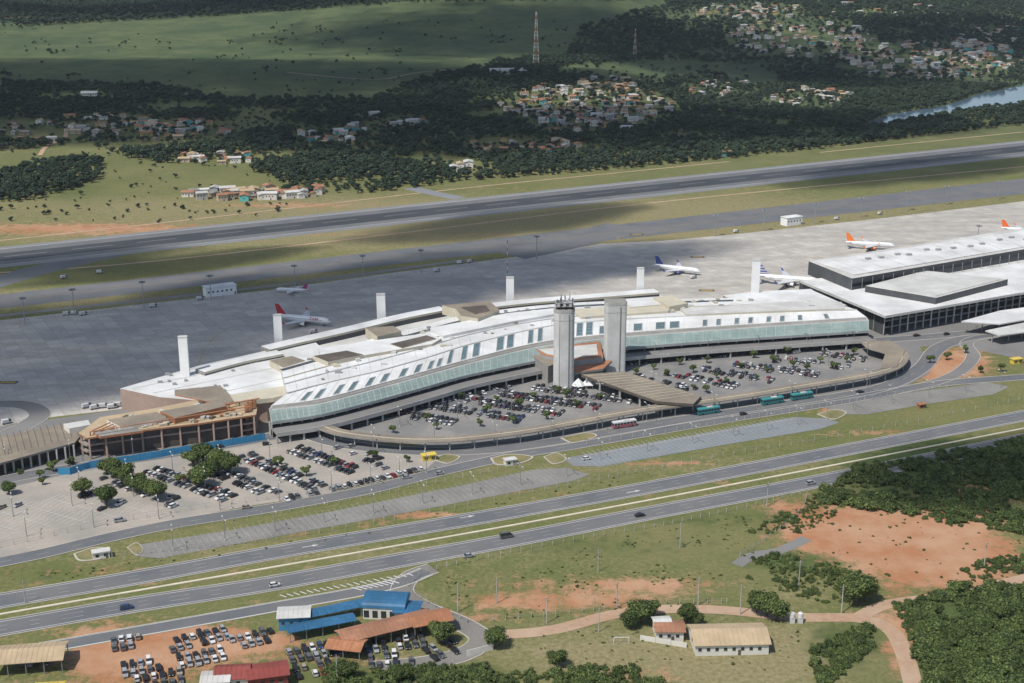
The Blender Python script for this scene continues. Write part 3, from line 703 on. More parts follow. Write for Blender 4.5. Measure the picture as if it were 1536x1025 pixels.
def kiosk(u,v,L,W,h,mat,roofm,rot,name):
    mb=MB(); p=G(u,v); mb.box((0,0,h/2),(L,W,h),mat); mb.box((0,0,h+.15),(L+.8,W+.8,.3),roofm)
    for i in range(max(1,int(L/3))): mb.box((-L/2+1.5+i*3,-W/2-.03,h*.55),(1.2,.08,1.1),winm)
    mb.box((L/2-1,-W/2-.03,1),(.9,.09,2),brownd); mb.obj(name,loc=(p.x,p.y,0),rot=rot)
ylw=M('yellow_panel',(.6,.45,.08),.6,.1,.5,.1)
kiosk(643,690,6,3,2.6,ylw,ylw,YH,'yellow_kiosk'); kiosk(1524,545,6,3,2.6,ylw,ylw,YH,'yellow_kiosk')
kiosk(765,697,5,3,2.6,wallw,white2,YH,'ticket_booth'); kiosk(152,836,6,3,2.6,wallw,white2,YH,'ticket_booth'); kiosk(1382,612,4,2,2,orange,orange,YH,'ticket_booth')
kiosk(330,442,20,8,6,pyl,white,YR,'white_equipment_building'); kiosk(1187,337,16,8,6.5,pyl,white,YR,'white_equipment_building')
for u,v in [(130,612),(142,614),(155,612),(168,613),(178,610),(100,473),(112,472),(125,473),(230,461),(655,408),(150,410),(96,418),(1104,349),(1320,322),(1255,330),(300,450),(690,396),(705,394),(10,636),(470,500),(1040,418),(1330,385)]:
    mb=MB(); mb.box((0,0,.9),(4.6,1.9,.5),white2); mb.box((-.6,0,1.7),(3.1,1.8,1.1),white); mb.box((1.6,0,1.6),(1.1,1.7,.9),dglass)
    for x in(-1.5,1.5):
        for s in(-1,1): mb.cyl((x,s*.7,.4),(x,s*.95,.4),.4,.4,8,tyre)
    p=G(u,v); mb.obj('apron_service_truck',loc=(p.x,p.y,.1),rot=YR+U(-.4,.4))
# ------------------------------------------------------------------ aircraft
def aircraft(u,v,heading,L,tailc,tailc2=None,text=None,tc=None,engc=None):
    s=L/38.0; mb=MB(); w=M0('aircraft_white',(.72,.73,.74),.3); tm=M0('tail_'+str(tailc),tailc,.4); tm2=M0('tail2_'+str(tailc2),tailc2,.4) if tailc2 else tm; em=M0('eng_'+str(engc),engc,.4) if engc else w
    st=[(19,.15,3.3),(18.4,.8,3.35),(17.4,1.35,3.5),(15.8,1.8,3.75),(14,2.0,3.9),(-7,2.0,3.9),(-11,1.7,4.2),(-15,1.05,4.8),(-18,.45,5.2),(-19,.15,5.3)]
    rings=[]; n=16
    for x,r,zc in st: rings.append([Vector((x*s,r*s*math.cos(2*math.pi*i/n),zc*s+r*s*math.sin(2*math.pi*i/n))) for i in range(n)])
    for k in range(len(rings)-1):
        for i in range(n):
            j=(i+1)%n; mb.poly([rings[k][i],rings[k+1][i],rings[k+1][j],rings[k][j]],w)
    def wing(pts,th,mat):
        a=[Vector(p)*s for p in pts]; b_=[p+Vector((0,0,th*s)) for p in a]
        mb.poly(a,mat); mb.poly(b_,mat)
        for i in range(4): j=(i+1)%4; mb.poly([a[i],a[j],b_[j],b_[i]],mat)
    gw=M0('wing_grey',(.5,.51,.53),.35)
    for sg in(-1,1):
        wing([(4.5,sg*1.6,2.9),(-3.2,sg*1.6,2.9),(-5.8,sg*17,4.2),(-4.0,sg*17,4.2)],.35,gw)
        wing([(-14,sg*.6,5.0),(-17.5,sg*.6,5.0),(-19.3,sg*6,5.6),(-17.6,sg*6,5.6)],.22,gw)
        a=[Vector((-4,sg*17,4.3))*s,Vector((-5.8,sg*17,4.3))*s,Vector((-6.6,sg*17.3,6.4))*s,Vector((-5.9,sg*17.3,6.4))*s]; mb.poly(a,tm)
        mb.cyl(Vector((3.6,sg*5.7,2.1))*s,Vector((0,sg*5.7,2.2))*s,1.15*s,.75*s,14,em)
        mb.cyl(Vector((3.62,sg*5.7,2.1))*s,Vector((3.66,sg*5.7,2.1))*s,.9*s,.9*s,14,dgrey)
        mb.cyl(Vector((0,sg*3.5,2.9))*s,Vector((-.3,sg*3.7,.6))*s,.18*s,.18*s,6,steel); mb.cyl(Vector((-.3,sg*3.3,.6))*s,Vector((-.3,sg*4.1,.6))*s,.6*s,.6*s,10,tyre)
        for i in range(34):
            x=-11+i*.75; mb.box((x*s,sg*1.985*s,4.35*s),(.3*s,.06*s,.42*s),winm)
    mb.cyl(Vector((14.5,0,2.4))*s,Vector((14.5,0,.4))*s,.15*s,.15*s,6,steel); mb.cyl(Vector((14.5,-.3,.42))*s,Vector((14.5,.3,.42))*s,.42*s,.42*s,10,tyre)
    mb.box((17.5*s,0,4.25*s),(1.0*s,1.7*s,.5*s),dglass)
    def fin(x0,x1,z0,x2,x3,z1,mat):
        for y in(-.14,.14): mb.poly([(x0*s,y*s,z0*s),(x1*s,y*s,z0*s),(x3*s,y*s,z1*s),(x2*s,y*s,z1*s)],mat)
        mb.poly([(x0*s,-.14*s,z0*s),(x0*s,.14*s,z0*s),(x2*s,.14*s,z1*s),(x2*s,-.14*s,z1*s)],mat); mb.poly([(x1*s,-.14*s,z0*s),(x1*s,.14*s,z0*s),(x3*s,.14*s,z1*s),(x3*s,-.14*s,z1*s)],mat)
        mb.poly([(x2*s,-.14*s,z1*s),(x2*s,.14*s,z1*s),(x3*s,.14*s,z1*s),(x3*s,-.14*s,z1*s)],mat)
    lo=(-11.5,-17.8,5.4); hi=(-16.6,-19.3,12.2)
    def at_(t): return (lo[0]+(hi[0]-lo[0])*t,lo[1]+(hi[1]-lo[1])*t,lo[2]+(hi[2]-lo[2])*t)
    B=8 if tailc2 else 1
    for k in range(B):
        p,q=at_(k/B),at_((k+1)/B); fin(p[0],p[1],p[2],q[0],q[1],q[2],tm if k%2==0 else tm2)
    p=G(u,v); o=mb.obj('airliner',False,None,(p.x,p.y,.05),heading)
    if text:
        cu=bpy.data.curves.new('airline_lettering','FONT'); cu.body=text; cu.size=3.1*s; cu.extrude=.02
        t=bpy.data.objects.new('lettering',cu); bpy.context.scene.collection.objects.link(t); t.parent=o
        t.location=(5.2*s,-2.06*s,3.6*s); t.rotation_euler=(math.radians(84),0,0); cu.materials.append(M0('letter'+text,tc,.5))
aircraft(455,487,-.30,36,(.4,.02,.03),None,'TAM',(.5,.02,.03))
aircraft(1016,410,-.45,33,(.02,.04,.16),None,None,None,(.1,.12,.3))
aircraft(1182,428,-.30,42,(.05,.08,.3),(.5,.45,.45),None)
aircraft(1305,374,-.2,36,(.75,.2,.04),None,'G',(.75,.2,.04),(.75,.2,.04))
aircraft(438,440,math.pi-.2,22,(.3,.04,.16),None)
aircraft(1535,352,-.25,34,(.75,.15,.04),None)
# ------------------------------------------------------------------ foreground buildings
def gable(u,v,L,W,h,rise,rot,wm,rm,name='house',ov=.7,win=True,open_=False,mesh=None,loc=None):
    mb=MB()
    if open_:
        for i in range(int(L/5)+1):
            for y in(-W/2,W/2): mb.box((-L/2+i*L/int(L/5),y,h/2),(.25,.25,h),steel)
    else:
        mb.box((0,0,h/2),(L,W,h),wm)
        for s in(-1,1): mb.poly([(s*L/2,-W/2,h),(s*L/2,W/2,h),(s*L/2,0,h+rise)],wm)
        if win:
            for i in range(max(1,int(L/2.8))):
                x=-L/2+1.4+i*2.8
                for y in(-W/2-.03,W/2+.03): mb.box((x,y,h*.55),(1.1,.08,1.1),winm); mb.box((x,y,h*.55-.62),(1.3,.14,.1),conc)
            for s in(-1,1): mb.box((s*(L/2+.03),0,h*.55),(.08,1.2,1.1),winm)
            mb.box((L*.1,-W/2-.05,1.05),(.95,.1,2.1),brownd)
    k=rise/(W/2)
    for s in(-1,1):
        a=[(-L/2-ov,0,h+rise+.12),(L/2+ov,0,h+rise+.12),(L/2+ov,s*(W/2+ov),h-ov*k+.12),(-L/2-ov,s*(W/2+ov),h-ov*k+.12)]
        mb.poly(a,rm); b_=[(x,y,z-.18) for x,y,z in a]; mb.poly(b_,rm)
        for i in range(1,4): j=(i+1)%4; mb.poly([a[i],a[j],b_[j],b_[i]],rm)
        for i in range(int(L/1.6)):
            x=-L/2+i*1.6; mb.cyl((x,0,h+rise+.15),(x,s*(W/2+ov),h-ov*k+.15),.06,.06,3,rm,False)
    if mesh: return mb.mesh(name)
    p=loc or G(u,v); return mb.obj(name,loc=(p.x,p.y,0),rot=rot)
gable(1092,968,24,13,4.2,2.0,YH*.2-.03,wallw,tanroof,'white_walled_house')
gable(1003,955,9,7,4.0,1,.0,wallw,terra,'small_white_house'); gable(992,949,5,5,4.5,.6,.1,wallw,white2,'small_white_house')
gable(580,956,32,8,4.5,1.2,YH+.1,wallb,terra,'orange_roof_shop',open_=True); gable(645,946,13,8,5,1.2,YH,wallb,orange,'orange_roof_shop',open_=True)
gable(520,982,11,7,4,1,-.2,wallb,orange,'orange_roof_shed',open_=True)
gable(505,928,27,4.5,4.2,.6,YH+.05,steel,bluero,'blue_carport',open_=True); gable(482,950,22,4.5,4,.6,YH,steel,bluero,'blue_carport',open_=True); gable(442,938,10,7,5,.5,.1,bluef,white2,'blue_shed')
gable(350,1024,10,8,4,1.6,.1,wallw,redro,'red_roof_house'); gable(402,1024,12,8,4.5,.6,.25,redro,redro,'red_warehouse'); gable(325,1032,8,6,4,.5,.1,wallw,white2,'white_shed')
gable(45,1000,22,11,5,1.6,.15,orange,tanroof,'brown_roof_shop',open_=True); gable(75,1044,8,5,3.2,.8,.1,wallw,ylw,'yellow_roof_shed')
mb=MB(); p=G(580,919); n=10; Lx=15; Wy=11
for k in range(n):
    a0,a1=math.pi*k/n,math.pi*(k+1)/n
    f=lambda a,x:(x,-Wy/2*math.cos(a),4.5+2.4*math.sin(a))
    mb.poly([f(a0,-Lx/2),f(a0,Lx/2),f(a1,Lx/2),f(a1,-Lx/2)],bluero)
    mb.cyl(f(a0,-Lx/2),f(a0,Lx/2),.08,.08,3,bluef)
for s in(-1,1): mb.poly([(s*Lx/2,-Wy/2*math.cos(math.pi*k/n),4.5+2.4*math.sin(math.pi*k/n)) for k in range(n+1)],bluef)
mb.box((0,0,2.2),(Lx-.6,Wy-.6,4.4),wallw,0,bluero)
for i in range(5): mb.box((-6+i*3,-Wy/2+.25,2.0),(1.8,.1,2.6),winm)
mb.obj('blue_vaulted_workshop',loc=(p.x,p.y,0),rot=-.1)
gable(612,926,8,8,4,.8,-.1,wallw,bluero,'blue_roof_office')
wallstrip('white_yard_wall',[(700,985),(740,975)],2.2,wallw); wallstrip('yard_wall',[(960,960),(1030,972)],1.8,wallw)
def goal(u,v):
    mb=MB(); p=G(u,v); w=M0('goal_white',(.7,.7,.7))
    for x in(-2.5,2.5): mb.cyl((x,0,0),(x,0,2.2),.09,.09,6,w)
    mb.cyl((-2.5,0,2.2),(2.5,0,2.2),.09,.09,6,w); mb.cyl((-2.5,1.2,0),(-2.5,0,2.2),.06,.06,4,w); mb.cyl((2.5,1.2,0),(2.5,0,2.2),.06,.06,4,w); mb.obj('football_goal',loc=p)
goal(932,965)
for u in(1188,1200):
    mb=MB(); p=G(u,934); mb.box((0,0,1),(1.6,1.6,2),white); mb.cyl((0,0,2),(0,0,3.6),1.0,.9,12,white); mb.cyl((0,0,3.6),(0,0,4),.9,.3,12,white); mb.obj('water_tank',loc=p)
# ------------------------------------------------------------------ vegetation
def leafmat(name,c,v=.35):
    m,nt,b=newmat(name); oi=nt.nodes.new('ShaderNodeObjectInfo'); g=nt.nodes.new('ShaderNodeNewGeometry')
    n1=nz(nt,.5,4,g.outputs['Position'])
    a=mixc(nt,oi.outputs['Random'],tuple(x*(1-v) for x in c),(c[0]*(1+v*1.3),c[1]*(1+v),c[2]*(1+v)))
    a=mixc(nt,maskn(nt,n1,.5,3),a,mixc(nt,.5,a,(c[0]*.5,c[1]*.5,c[2]*.5)))
    nt.links.new(a,b.inputs['Base Color']); b.inputs['Roughness'].default_value=.8; b.inputs['Specular IOR Level'].default_value=.15
    return m
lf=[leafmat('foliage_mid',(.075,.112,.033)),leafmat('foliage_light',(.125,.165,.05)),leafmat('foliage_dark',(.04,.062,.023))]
lff=[leafmat('far_foliage_mid',(.034,.058,.035)),leafmat('far_foliage_light',(.055,.083,.043)),leafmat('far_foliage_dark',(.02,.036,.027))]  # distance haze put into the leaf colour as a darker, bluer tint
bark=M('bark',(.13,.10,.075),.95,.2,2,.3)
def treemesh(seed,h,r,nl,ls,lobes,mats,trunk=True,flat=.7,base=.35):
    rd=random.Random(seed); mb=MB(); L=[]
    for k in range(lobes):
        a=2*math.pi*k/lobes+rd.uniform(-.5,.5); q=rd.uniform(.25,.68)*r if k else 0
        L.append((Vector((math.cos(a)*q,math.sin(a)*q,h*(base+(1-base)*rd.uniform(.3,.72)))),r*rd.uniform(.36,.6)))
    if trunk:
        mb.cyl((0,0,-.3),(0,0,h*base),r*.09,r*.06,6,bark,False)
        for c,lr in L: mb.cyl((0,0,h*base*.8),c,r*.05,r*.015,5,bark,False)
    for c,lr in L:
        n0=len(mb.v); nu,nv=7,5
        for j in range(nv+1):
            th=math.pi*j/nv
            for i in range(nu):
                ph=2*math.pi*i/nu+j*.4; d=Vector((math.sin(th)*math.cos(ph),math.sin(th)*math.sin(ph),math.cos(th)*flat))
                mb.v.append(tuple(c+d*lr*rd.uniform(.6,.86)))
        for j in range(nv):
            for i in range(nu):
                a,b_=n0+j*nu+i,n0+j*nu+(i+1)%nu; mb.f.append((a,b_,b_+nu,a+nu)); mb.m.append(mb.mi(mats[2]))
    for k in range(nl):
        c,lr=rd.choice(L); d=Vector((rd.gauss(0,1),rd.gauss(0,1),rd.gauss(.25,1))).normalized(); d2=Vector((d.x,d.y,d.z*flat))
        p=c+d2*lr*rd.uniform(.72,1.12); nrm=(d+Vector((rd.uniform(-.7,.7),rd.uniform(-.7,.7),rd.uniform(-.3,.7)))).normalized()
        q=nrm.to_track_quat('Z','Y'); s_=ls*rd.uniform(.6,1.3); an=rd.uniform(0,3.1); ax=q@Vector((math.cos(an),math.sin(an),0)); ay=nrm.cross(ax)
        t=rd.random(); mb.poly([p-ax*s_,p-ay*s_*.6,p+ax*s_,p+ay*s_*.7],mats[0] if t<.5 else mats[1] if t<.8 else mats[2])
    return mb.mesh('tree')
def coll(name,meshes,on):
    c=bpy.data.collections.new(name)
    for i,me in enumerate(meshes):
        o=bpy.data.objects.new(on,me); c.objects.link(o)
    return c
def scatter(name,pts,cl,n):
    me=bpy.data.meshes.new(name); me.from_pydata([p[:3] for p in pts],[],[])
    a=me.attributes.new('scl','FLOAT','POINT'); a.data.foreach_set('value',[p[3] for p in pts])
    a=me.attributes.new('rz','FLOAT','POINT'); a.data.foreach_set('value',[U(0,6.28) for p in pts])
    a=me.attributes.new('idx','INT','POINT'); a.data.foreach_set('value',[random.randrange(n) for p in pts])
    o=bpy.data.objects.new(name,me); bpy.context.scene.collection.objects.link(o)
    ng=bpy.data.node_groups.new(name,'GeometryNodeTree')
    ng.interface.new_socket(name='Geometry',in_out='INPUT',socket_type='NodeSocketGeometry'); ng.interface.new_socket(name='Geometry',in_out='OUTPUT',socket_type='NodeSocketGeometry')
    N=ng.nodes; gi=N.new('NodeGroupInput'); go=N.new('NodeGroupOutput'); ip=N.new('GeometryNodeInstanceOnPoints'); ci=N.new('GeometryNodeCollectionInfo')
    ci.inputs['Collection'].default_value=cl; ci.inputs['Separate Children'].default_value=True; ci.inputs['Reset Children'].default_value=True
    def na(nm,t):
        x=N.new('GeometryNodeInputNamedAttribute'); x.data_type=t; x.inputs['Name'].default_value=nm; return x.outputs['Attribute']
    cx=N.new('ShaderNodeCombineXYZ'); er=N.new('FunctionNodeEulerToRotation'); l=ng.links.new
    l(na('rz','FLOAT'),cx.inputs[2]); l(cx.outputs[0],er.inputs[0]); l(er.outputs[0],ip.inputs['Rotation'])
    l(na('scl','FLOAT'),ip.inputs['Scale']); l(na('idx','INT'),ip.inputs['Instance Index']); ip.inputs['Pick Instance'].default_value=True
    l(gi.outputs[0],ip.inputs['Points']); l(ci.outputs[0],ip.inputs['Instance']); l(ip.outputs[0],go.inputs[0])
    md=o.modifiers.new('scatter','NODES'); md.node_group=ng
    return o
far_c=coll('forest_tree_collection',[treemesh(i,random.Random(i).uniform(7,10),random.Random(i+9).uniform(4.2,5.6),170,.8,5,lff,base=.15) for i in range(7)],'forest_tree')
bush_c=coll('bush_collection',[treemesh(50+i,2.2,2.2,260,.28,4,lf,False,.7,.0) for i in range(6)],'bush')
def inpoly(pt,poly):
    x,y=pt; c=False; n=len(poly)
    for i in range(n):
        x1,y1=poly[i];x2,y2=poly[(i+1)%n]
        if (y1>y)!=(y2>y) and x<(x2-x1)*(y-y1)/(y2-y1)+x1: c=not c
    return c
FOR=[[(-500,125),(0,125),(240,130),(350,152),(560,148),(600,130),(740,95),(850,85),(875,40),(1000,8),(1000,-30),(2000,-40),(2000,140),(1536,187),(1300,215),(1100,238),(900,257),(700,272),(560,290),(430,292),(410,262),(300,252),(200,240),(130,215),(0,228),(-500,280)],
 [(0,262),(60,245),(110,238),(150,240),(150,272),(60,298),(0,318),(-400,360),(-400,300)],[(-500,-40),(1000,-40),(1000,0),(640,4),(300,26),(0,42),(-500,60)],[(1100,100),(1180,90),(1536,95),(1536,135),(1300,130)]]
CLR=[(990,105,150,13),(300,252,90,8),(1130,118,40,10),(20,185,60,6),(640,240,60,7),(180,220,90,7),(1480,185,30,4),(1190,60,50,10),(1290,108,40,6),(720,175,20,5),(80,205,70,9),(450,168,50,4),(560,225,40,4),(1010,205,40,4),(1170,185,40,5),(250,160,60,4)]
RIV=[(1290,190),(1335,172),(1420,158),(1470,141),(1536,128),(1750,104),(1750,148),(1536,158),(1440,168),(1380,181),(1320,193)]
TOWN=[(880,165,140,36),(1400,95,150,34),(1200,60,120,32),(270,198,100,20),(1120,20,100,16),(160,190,90,20),(500,205,70,14),(790,222,100,12),(330,240,80,9),(930,125,70,12),(1210,150,70,14),(1080,135,70,14),(620,185,60,10),(60,200,70,14)]
sheet('river_water',RIV,.25,M('river_water',(.10,.15,.20),.12,.1,.1,.02,spec=.5))
pts=[]
def forest(x0,x1,y0,y1,sp,sc):
    y=y0
    while y<y1:
        x=x0
        while x<x1:
            X,Y=x+U(-.5,.5)*sp,y+U(-.5,.5)*sp; z=zt(X,Y); u,v=P(X,Y,z)
            if -450<u<1950 and any(inpoly((u,v),f) for f in FOR) and not inpoly((u,v),RIV):
                k=.97
                for a,b_,ru,rv in CLR:
                    if ((u-a)/ru)**2+((v-b_)/rv)**2<1: k=.06
                for a,b_,ru,rv in TOWN:
                    if ((u-a)/ru)**2+((v-b_)/rv)**2<1: k=min(k,.38)
                nn=noise.noise(Vector((X/90,Y/90,0)))
                if nn<-.36: k*=.4
                if R()<k: pts.append((X,Y,z-.3,sc*U(.55,1.35)*(1+.4*nn)*(.8 if k<.4 else 1)))
            x+=sp
        y+=sp
forest(-900,1300,1150,2150,7.6,.88); forest(-1800,2200,2150,3700,12,1.15); forest(-2500,3000,3700,5200,40,2.3)
for i in range(170):
    u,v=U(-100,1000),U(30,150); p=GT(u,v); pts.append((p.x,p.y,p.z-.3,U(.3,.7)))
for i in range(40):
    cu,cv=U(-100,900),U(40,145)
    for j in range(5): p=GT(cu+U(-14,14),cv+U(-3,3)); pts.append((p.x,p.y,p.z-.3,U(.3,.7)))
for i in range(130):
    u,v=U(-50,430),U(225,335); p=GT(u,v); pts.append((p.x,p.y,p.z-.2,U(.2,.55)))
scatter('distant_tree_forest',pts,far_c,7)
bp=[]
def bushes(poly,n,s0,s1,th=-1):
    k=0; tr=0
    W=[G(*p) for p in poly]; wp=[(p.x,p.y) for p in W]; ax,bx=min(p[0] for p in wp),max(p[0] for p in wp); ay,by=min(p[1] for p in wp),max(p[1] for p in wp)
    while k<n and tr<n*30:
        tr+=1; x,y=U(ax,bx),U(ay,by)
        if not inpoly((x,y),wp): continue
        nn=noise.noise(Vector((x/16,y/16,3)))
        if nn<th: continue
        bp.append((x,y,-.2,U(s0,s1)*U(.6,1)*(1+.5*nn))); k+=1
bushes([(1290,705),(1400,685),(1560,655),(1750,640),(1750,780),(1536,800),(1430,790),(1350,770),(1240,760),(1215,745)],2600,.3,1.7,-.4)
bushes([(1380,905),(1440,880),(1600,880),(1700,1060),(1400,1060),(1375,970)],1100,.4,2.0,-.4)
bushes([(1215,975),(1300,935),(1310,970),(1270,1010),(1230,1030)],190,.4,1.4)
bushes([(1340,905),(1390,900),(1385,960),(1365,960)],90,.4,1.1)
bushes([(500,985),(560,1005),(700,1000),(780,1012),(960,1000),(1080,1035),(480,1050)],420,.4,1.3,-.1)
bushes([(1110,840),(1240,825),(1290,860),(1290,905),(1140,905)],230,.2,.9,-.1)
bushes([(1120,800),(1210,750),(1260,770),(1200,800)],150,.2,.9)
bushes([(1440,850),(1536,830),(1536,860),(1460,872)],70,.4,1.1)
bushes([(1210,760),(1300,755),(1536,800),(1536,900),(1250,910),(1200,810)],120,.1,.5)
bushes([(620,880),(800,830),(1180,760),(1100,900),(760,935)],300,.08,.35,.0)
bushes([(0,870),(500,800),(1000,700),(1000,712),(500,812),(0,885)],90,.12,.35)
bushes([(760,960),(1000,925),(1210,940),(1220,1010),(900,1000)],90,.08,.4)
bushes([(0,700),(110,690),(110,705),(0,718)],25,.4,.8)
scatter('shrubland_bushes',bp,bush_c,6)
nt_=[treemesh(100+i,8,5,2200,.36,9,lf,True,.7,.25) for i in range(4)]
st_=[treemesh(120+i,5,2.4,420,.3,5,lf,True,.8,.3) for i in range(3)]
for u,v,s in [(305,695,1.25),(325,703,1.15),(345,712,1.25),(300,732,1.25),(315,716,1.1),(172,716,1.15),(186,724,1.1),(125,745,1.05),(160,760,1.2),(205,738,1.15),(236,750,1.1),(218,742,1.0),(160,712,.95),(290,700,1.0),(418,700,.65)]:
    place('car_park_tree',random.choice(nt_),G(u,v),U(0,6),s*.97)
for u,v,s in [(14,742,.8),(1285,905,1.5),(1272,895,1.2),(1298,900,1.1),(1150,925,1.3),(1165,930,1.1),(1135,918,1.1),(960,935,1.2),(945,942,.9),(975,928,1.0),(1030,935,1.0),(1045,938,.6),(660,965,1.15),(742,972,1.0),(1285,715,.8),(520,1018,.9),(600,1022,.8),(835,1000,.8),(1470,720,.8),(1400,712,.7),(1500,930,.9),(1440,960,.8)]:
    place('broadleaf_tree',random.choice(nt_),G(u,v),U(0,6),s*.9)
for u,v in [(655,645),(690,600),(745,603),(835,592),(900,600),(780,612),(865,612),(955,563),(1000,565),(1040,560),(1075,568),(1110,553),(1150,560),(1190,552),(1130,538),(1230,545),(1250,555),(1040,585),(1090,577),(1180,532),(1220,528),(1270,545),(960,592),(1060,590),(60,718),(80,708),(64,728),(105,698),(590,650),(1395,545),(1420,540),(1448,530),(1470,560),(1500,558),(850,598),
  (730,620),(800,600),(720,640),(770,636),(820,630),(980,555),(1020,548),(1060,545),(1160,545),(1210,557),(1280,533),(1135,570),(1005,590),(925,593),(640,632),(560,690),(610,694),(500,700),(460,715),(270,728)]:
    place('young_tree',random.choice(st_),G(u,v),U(0,6),U(.65,1.1))
# ------------------------------------------------------------------ village
hv=[]
palew=M('pale_render_wall',(.7,.66,.6),.85,.1,.5,.1)
for wm,rm in [(palew,terra),(wallb,terra),(palew,white2),(palew,tanroof),(M('teal_wall',(.12,.42,.4),.8,.1),terra),(wallb,tanroof),(palew,terra),(M('yellow_wall',(.5,.38,.15),.8,.1),terra),(conc,conc),(palew,terra),(pinkw,concd)]:
    hv.append(gable(0,0,U(9,14),U(7,10),U(4,7),1.1,0,wm,rm,mesh=True))
def village(u,v,ru,rv,n):
    for i in range(n):
        a=U(0,6.28);q=math.sqrt(R()); uu,vv=u+ru*q*math.cos(a),v+rv*q*math.sin(a)
        if inpoly((uu,vv),RIV): continue
        p=GT(uu,vv); place('village_house',random.choice(hv),p,random.choice((.3,.3+1.57))+U(-.25,.25),U(.55,1.0)*(1.2 if vv<110 else 1))
for t in [(880,160,130,32,130),(900,185,90,22,40),(1400,92,140,28,150),(1200,60,110,28,80),(265,198,85,14,38),(1120,18,90,12,34),(155,190,80,16,28),(500,208,60,11,20),(790,222,90,10,26),(330,240,70,7,22),(930,128,65,10,20),(1215,148,60,13,30),(1080,135,60,12,16),
  (370,295,90,8,44),(460,292,40,5,12),(700,255,30,6,4),(1085,235,20,3,2),(1480,65,60,14,30),(560,185,80,14,12),(60,200,60,14,14),(1300,20,180,12,40),(30,35,60,6,8),(1500,60,80,16,30)]: village(*t)
p=GT(762,112); gable(0,0,52,20,6,2.5,.1,white2,white2,'white_warehouse',loc=p).location.z=p.z
p=GT(135,145); gable(0,0,20,12,4,2,.1,wallw,white2,'white_barn',loc=p).location.z=p.z
mb=MB()
def track(px,wd):
    w=cat([GT(*p)+Vector((0,0,.35)) for p in px],len(px)*12); ribbon(mb,w,-wd/2,wd/2,.0,dirtm)
track([(60,235),(70,222),(95,210),(100,200)],5); track([(430,110),(560,120),(640,108),(800,98),(1000,92)],4); track([(850,200),(900,180),(870,160),(900,140),(960,120)],4)
mb.obj('village_dirt_road')
# ------------------------------------------------------------------ light, sky, clouds, haze
S=Vector((-.52,-.55,1.15)).normalized()
sun=bpy.data.lights.new('sun','SUN'); sun.energy=4.5; sun.angle=math.radians(.5); sun.color=(1,.955,.88)
so=bpy.data.objects.new('sun',sun); bpy.context.scene.collection.objects.link(so); so.rotation_euler=S.to_track_quat('Z','Y').to_euler(); so.location=(-300,-200,800)
m,nt,b=newmat('cloud_vapour')
tc=nt.nodes.new('ShaderNodeTexCoord'); ln=nt.nodes.new('ShaderNodeVectorMath'); ln.operation='LENGTH'
mpz=nt.nodes.new('ShaderNodeMapping'); mpz.inputs['Scale'].default_value=(1,1,0); nt.links.new(tc.outputs['Object'],mpz.inputs[0]); nt.links.new(mpz.outputs[0],ln.inputs[0])
g=nt.nodes.new('ShaderNodeNewGeometry').outputs['Position']
nn=nz(nt,.012,3,g,.65)
f=mathn(nt,'SUBTRACT',1.0,ln.outputs['Value']); f=mathn(nt,'ADD',mathn(nt,'MULTIPLY',f,2.6),mathn(nt,'MULTIPLY',mathn(nt,'SUBTRACT',nn,.5),2.4),True)
f=mathn(nt,'MULTIPLY',f,.7)
tr=nt.nodes.new('ShaderNodeBsdfTransparent'); df=nt.nodes.new('ShaderNodeBsdfDiffuse'); df.inputs[0].default_value=(.9,.9,.9,1)
mx=nt.nodes.new('ShaderNodeMixShader'); nt.links.new(f,mx.inputs[0]); nt.links.new(tr.outputs[0],mx.inputs[1]); nt.links.new(df.outputs[0],mx.inputs[2])
nt.links.new(mx.outputs[0],nt.nodes['Material Output'].inputs['Surface']); nt.nodes.remove(b)
cloudm=m
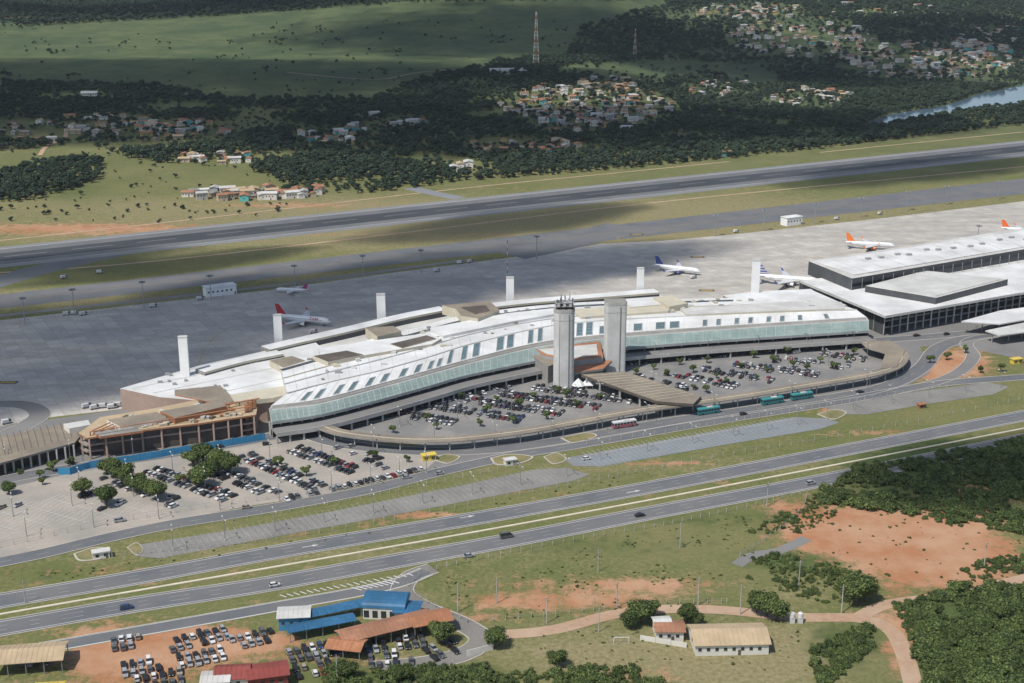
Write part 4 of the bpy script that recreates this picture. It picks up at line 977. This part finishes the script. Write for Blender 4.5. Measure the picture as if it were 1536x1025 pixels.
def cloud(u,v,rx,ry,rot=0,hh=1100,seed=0):
    p=GT(u,v) if v<230 else G(u,v); c=p+S*(hh-p.z)/S.z
    mb=MB(); n,k=36,14
    for j in range(k+1):
        th=math.pi*j/k
        for i in range(n):
            ph=2*math.pi*i/n; d=Vector((math.sin(th)*math.cos(ph),math.sin(th)*math.sin(ph),math.cos(th)))
            q=1+.28*noise.noise(d*1.7+Vector((seed*3.1,seed,0)))+.12*noise.noise(d*5+Vector((seed,0,0))); e=d*q
            mb.v.append((e.x,e.y,(e.z if e.z>0 else e.z*.35)))
    for j in range(k):
        for i in range(n): a,b_=j*n+i,j*n+(i+1)%n; mb.f.append((a,b_,b_+n,a+n)); mb.m.append(mb.mi(cloudm))
    o=mb.obj('cloud',True,None,c,rot); o.scale=(rx,ry,60); return o
cl=[(150,505,290,105,YR),(560,435,240,85,YR),(850,400,150,50,YR),(40,590,130,45,YR),(760,335,150,50,YR),(1380,258,190,60,YR),(250,400,120,30,YR),(60,400,110,40,YR),
 (300,175,420,200,.1),(700,200,330,170,0),(1100,190,330,150,.1),(1500,60,380,300,.1),(250,110,620,170,0),(850,50,600,330,0),(-250,150,400,300,0),(350,10,900,150,0),(650,120,430,110,.1),(1250,110,250,200,0),(1480,710,70,38,.2)]
for i,(u,v,rx,ry,rt) in enumerate(cl): cloud(u,v,rx,ry,rt,seed=i)
m=bpy.data.materials.new('haze'); m.use_nodes=True; nt=m.node_tree; nt.nodes.remove(nt.nodes['Principled BSDF'])
vs=nt.nodes.new('ShaderNodeVolumeScatter'); vs.inputs['Color'].default_value=(.78,.89,1,1); vs.inputs['Density'].default_value=3e-5; vs.inputs['Anisotropy'].default_value=.1
nt.links.new(vs.outputs[0],nt.nodes['Material Output'].inputs['Volume'])
mb=MB(); mb.box((0,4000,250),(16000,14000,900),m); mb.obj('atmospheric_haze')
wd=bpy.data.worlds.new('World'); bpy.context.scene.world=wd; wd.use_nodes=True; nt=wd.node_tree
sk=nt.nodes.new('ShaderNodeTexSky'); sk.sky_type='NISHITA'; sk.sun_disc=False; sk.sun_elevation=math.asin(S.z); sk.sun_rotation=math.atan2(S.x,S.y)
bg=nt.nodes['Background']; bg.inputs[1].default_value=.12; nt.links.new(sk.outputs[0],bg.inputs[0])
sc=bpy.context.scene; sc.view_settings.view_transform='Standard'; sc.view_settings.look='None'; sc.view_settings.exposure=0
cam=bpy.data.cameras.new('camera'); cam.lens=36*F/1536; cam.sensor_width=36; cam.clip_end=40000; cam.clip_start=1
co=bpy.data.objects.new('camera',cam); sc.collection.objects.link(co); co.location=(0,0,H); co.rotation_euler=(math.pi/2-PIT,0,0); sc.camera=co
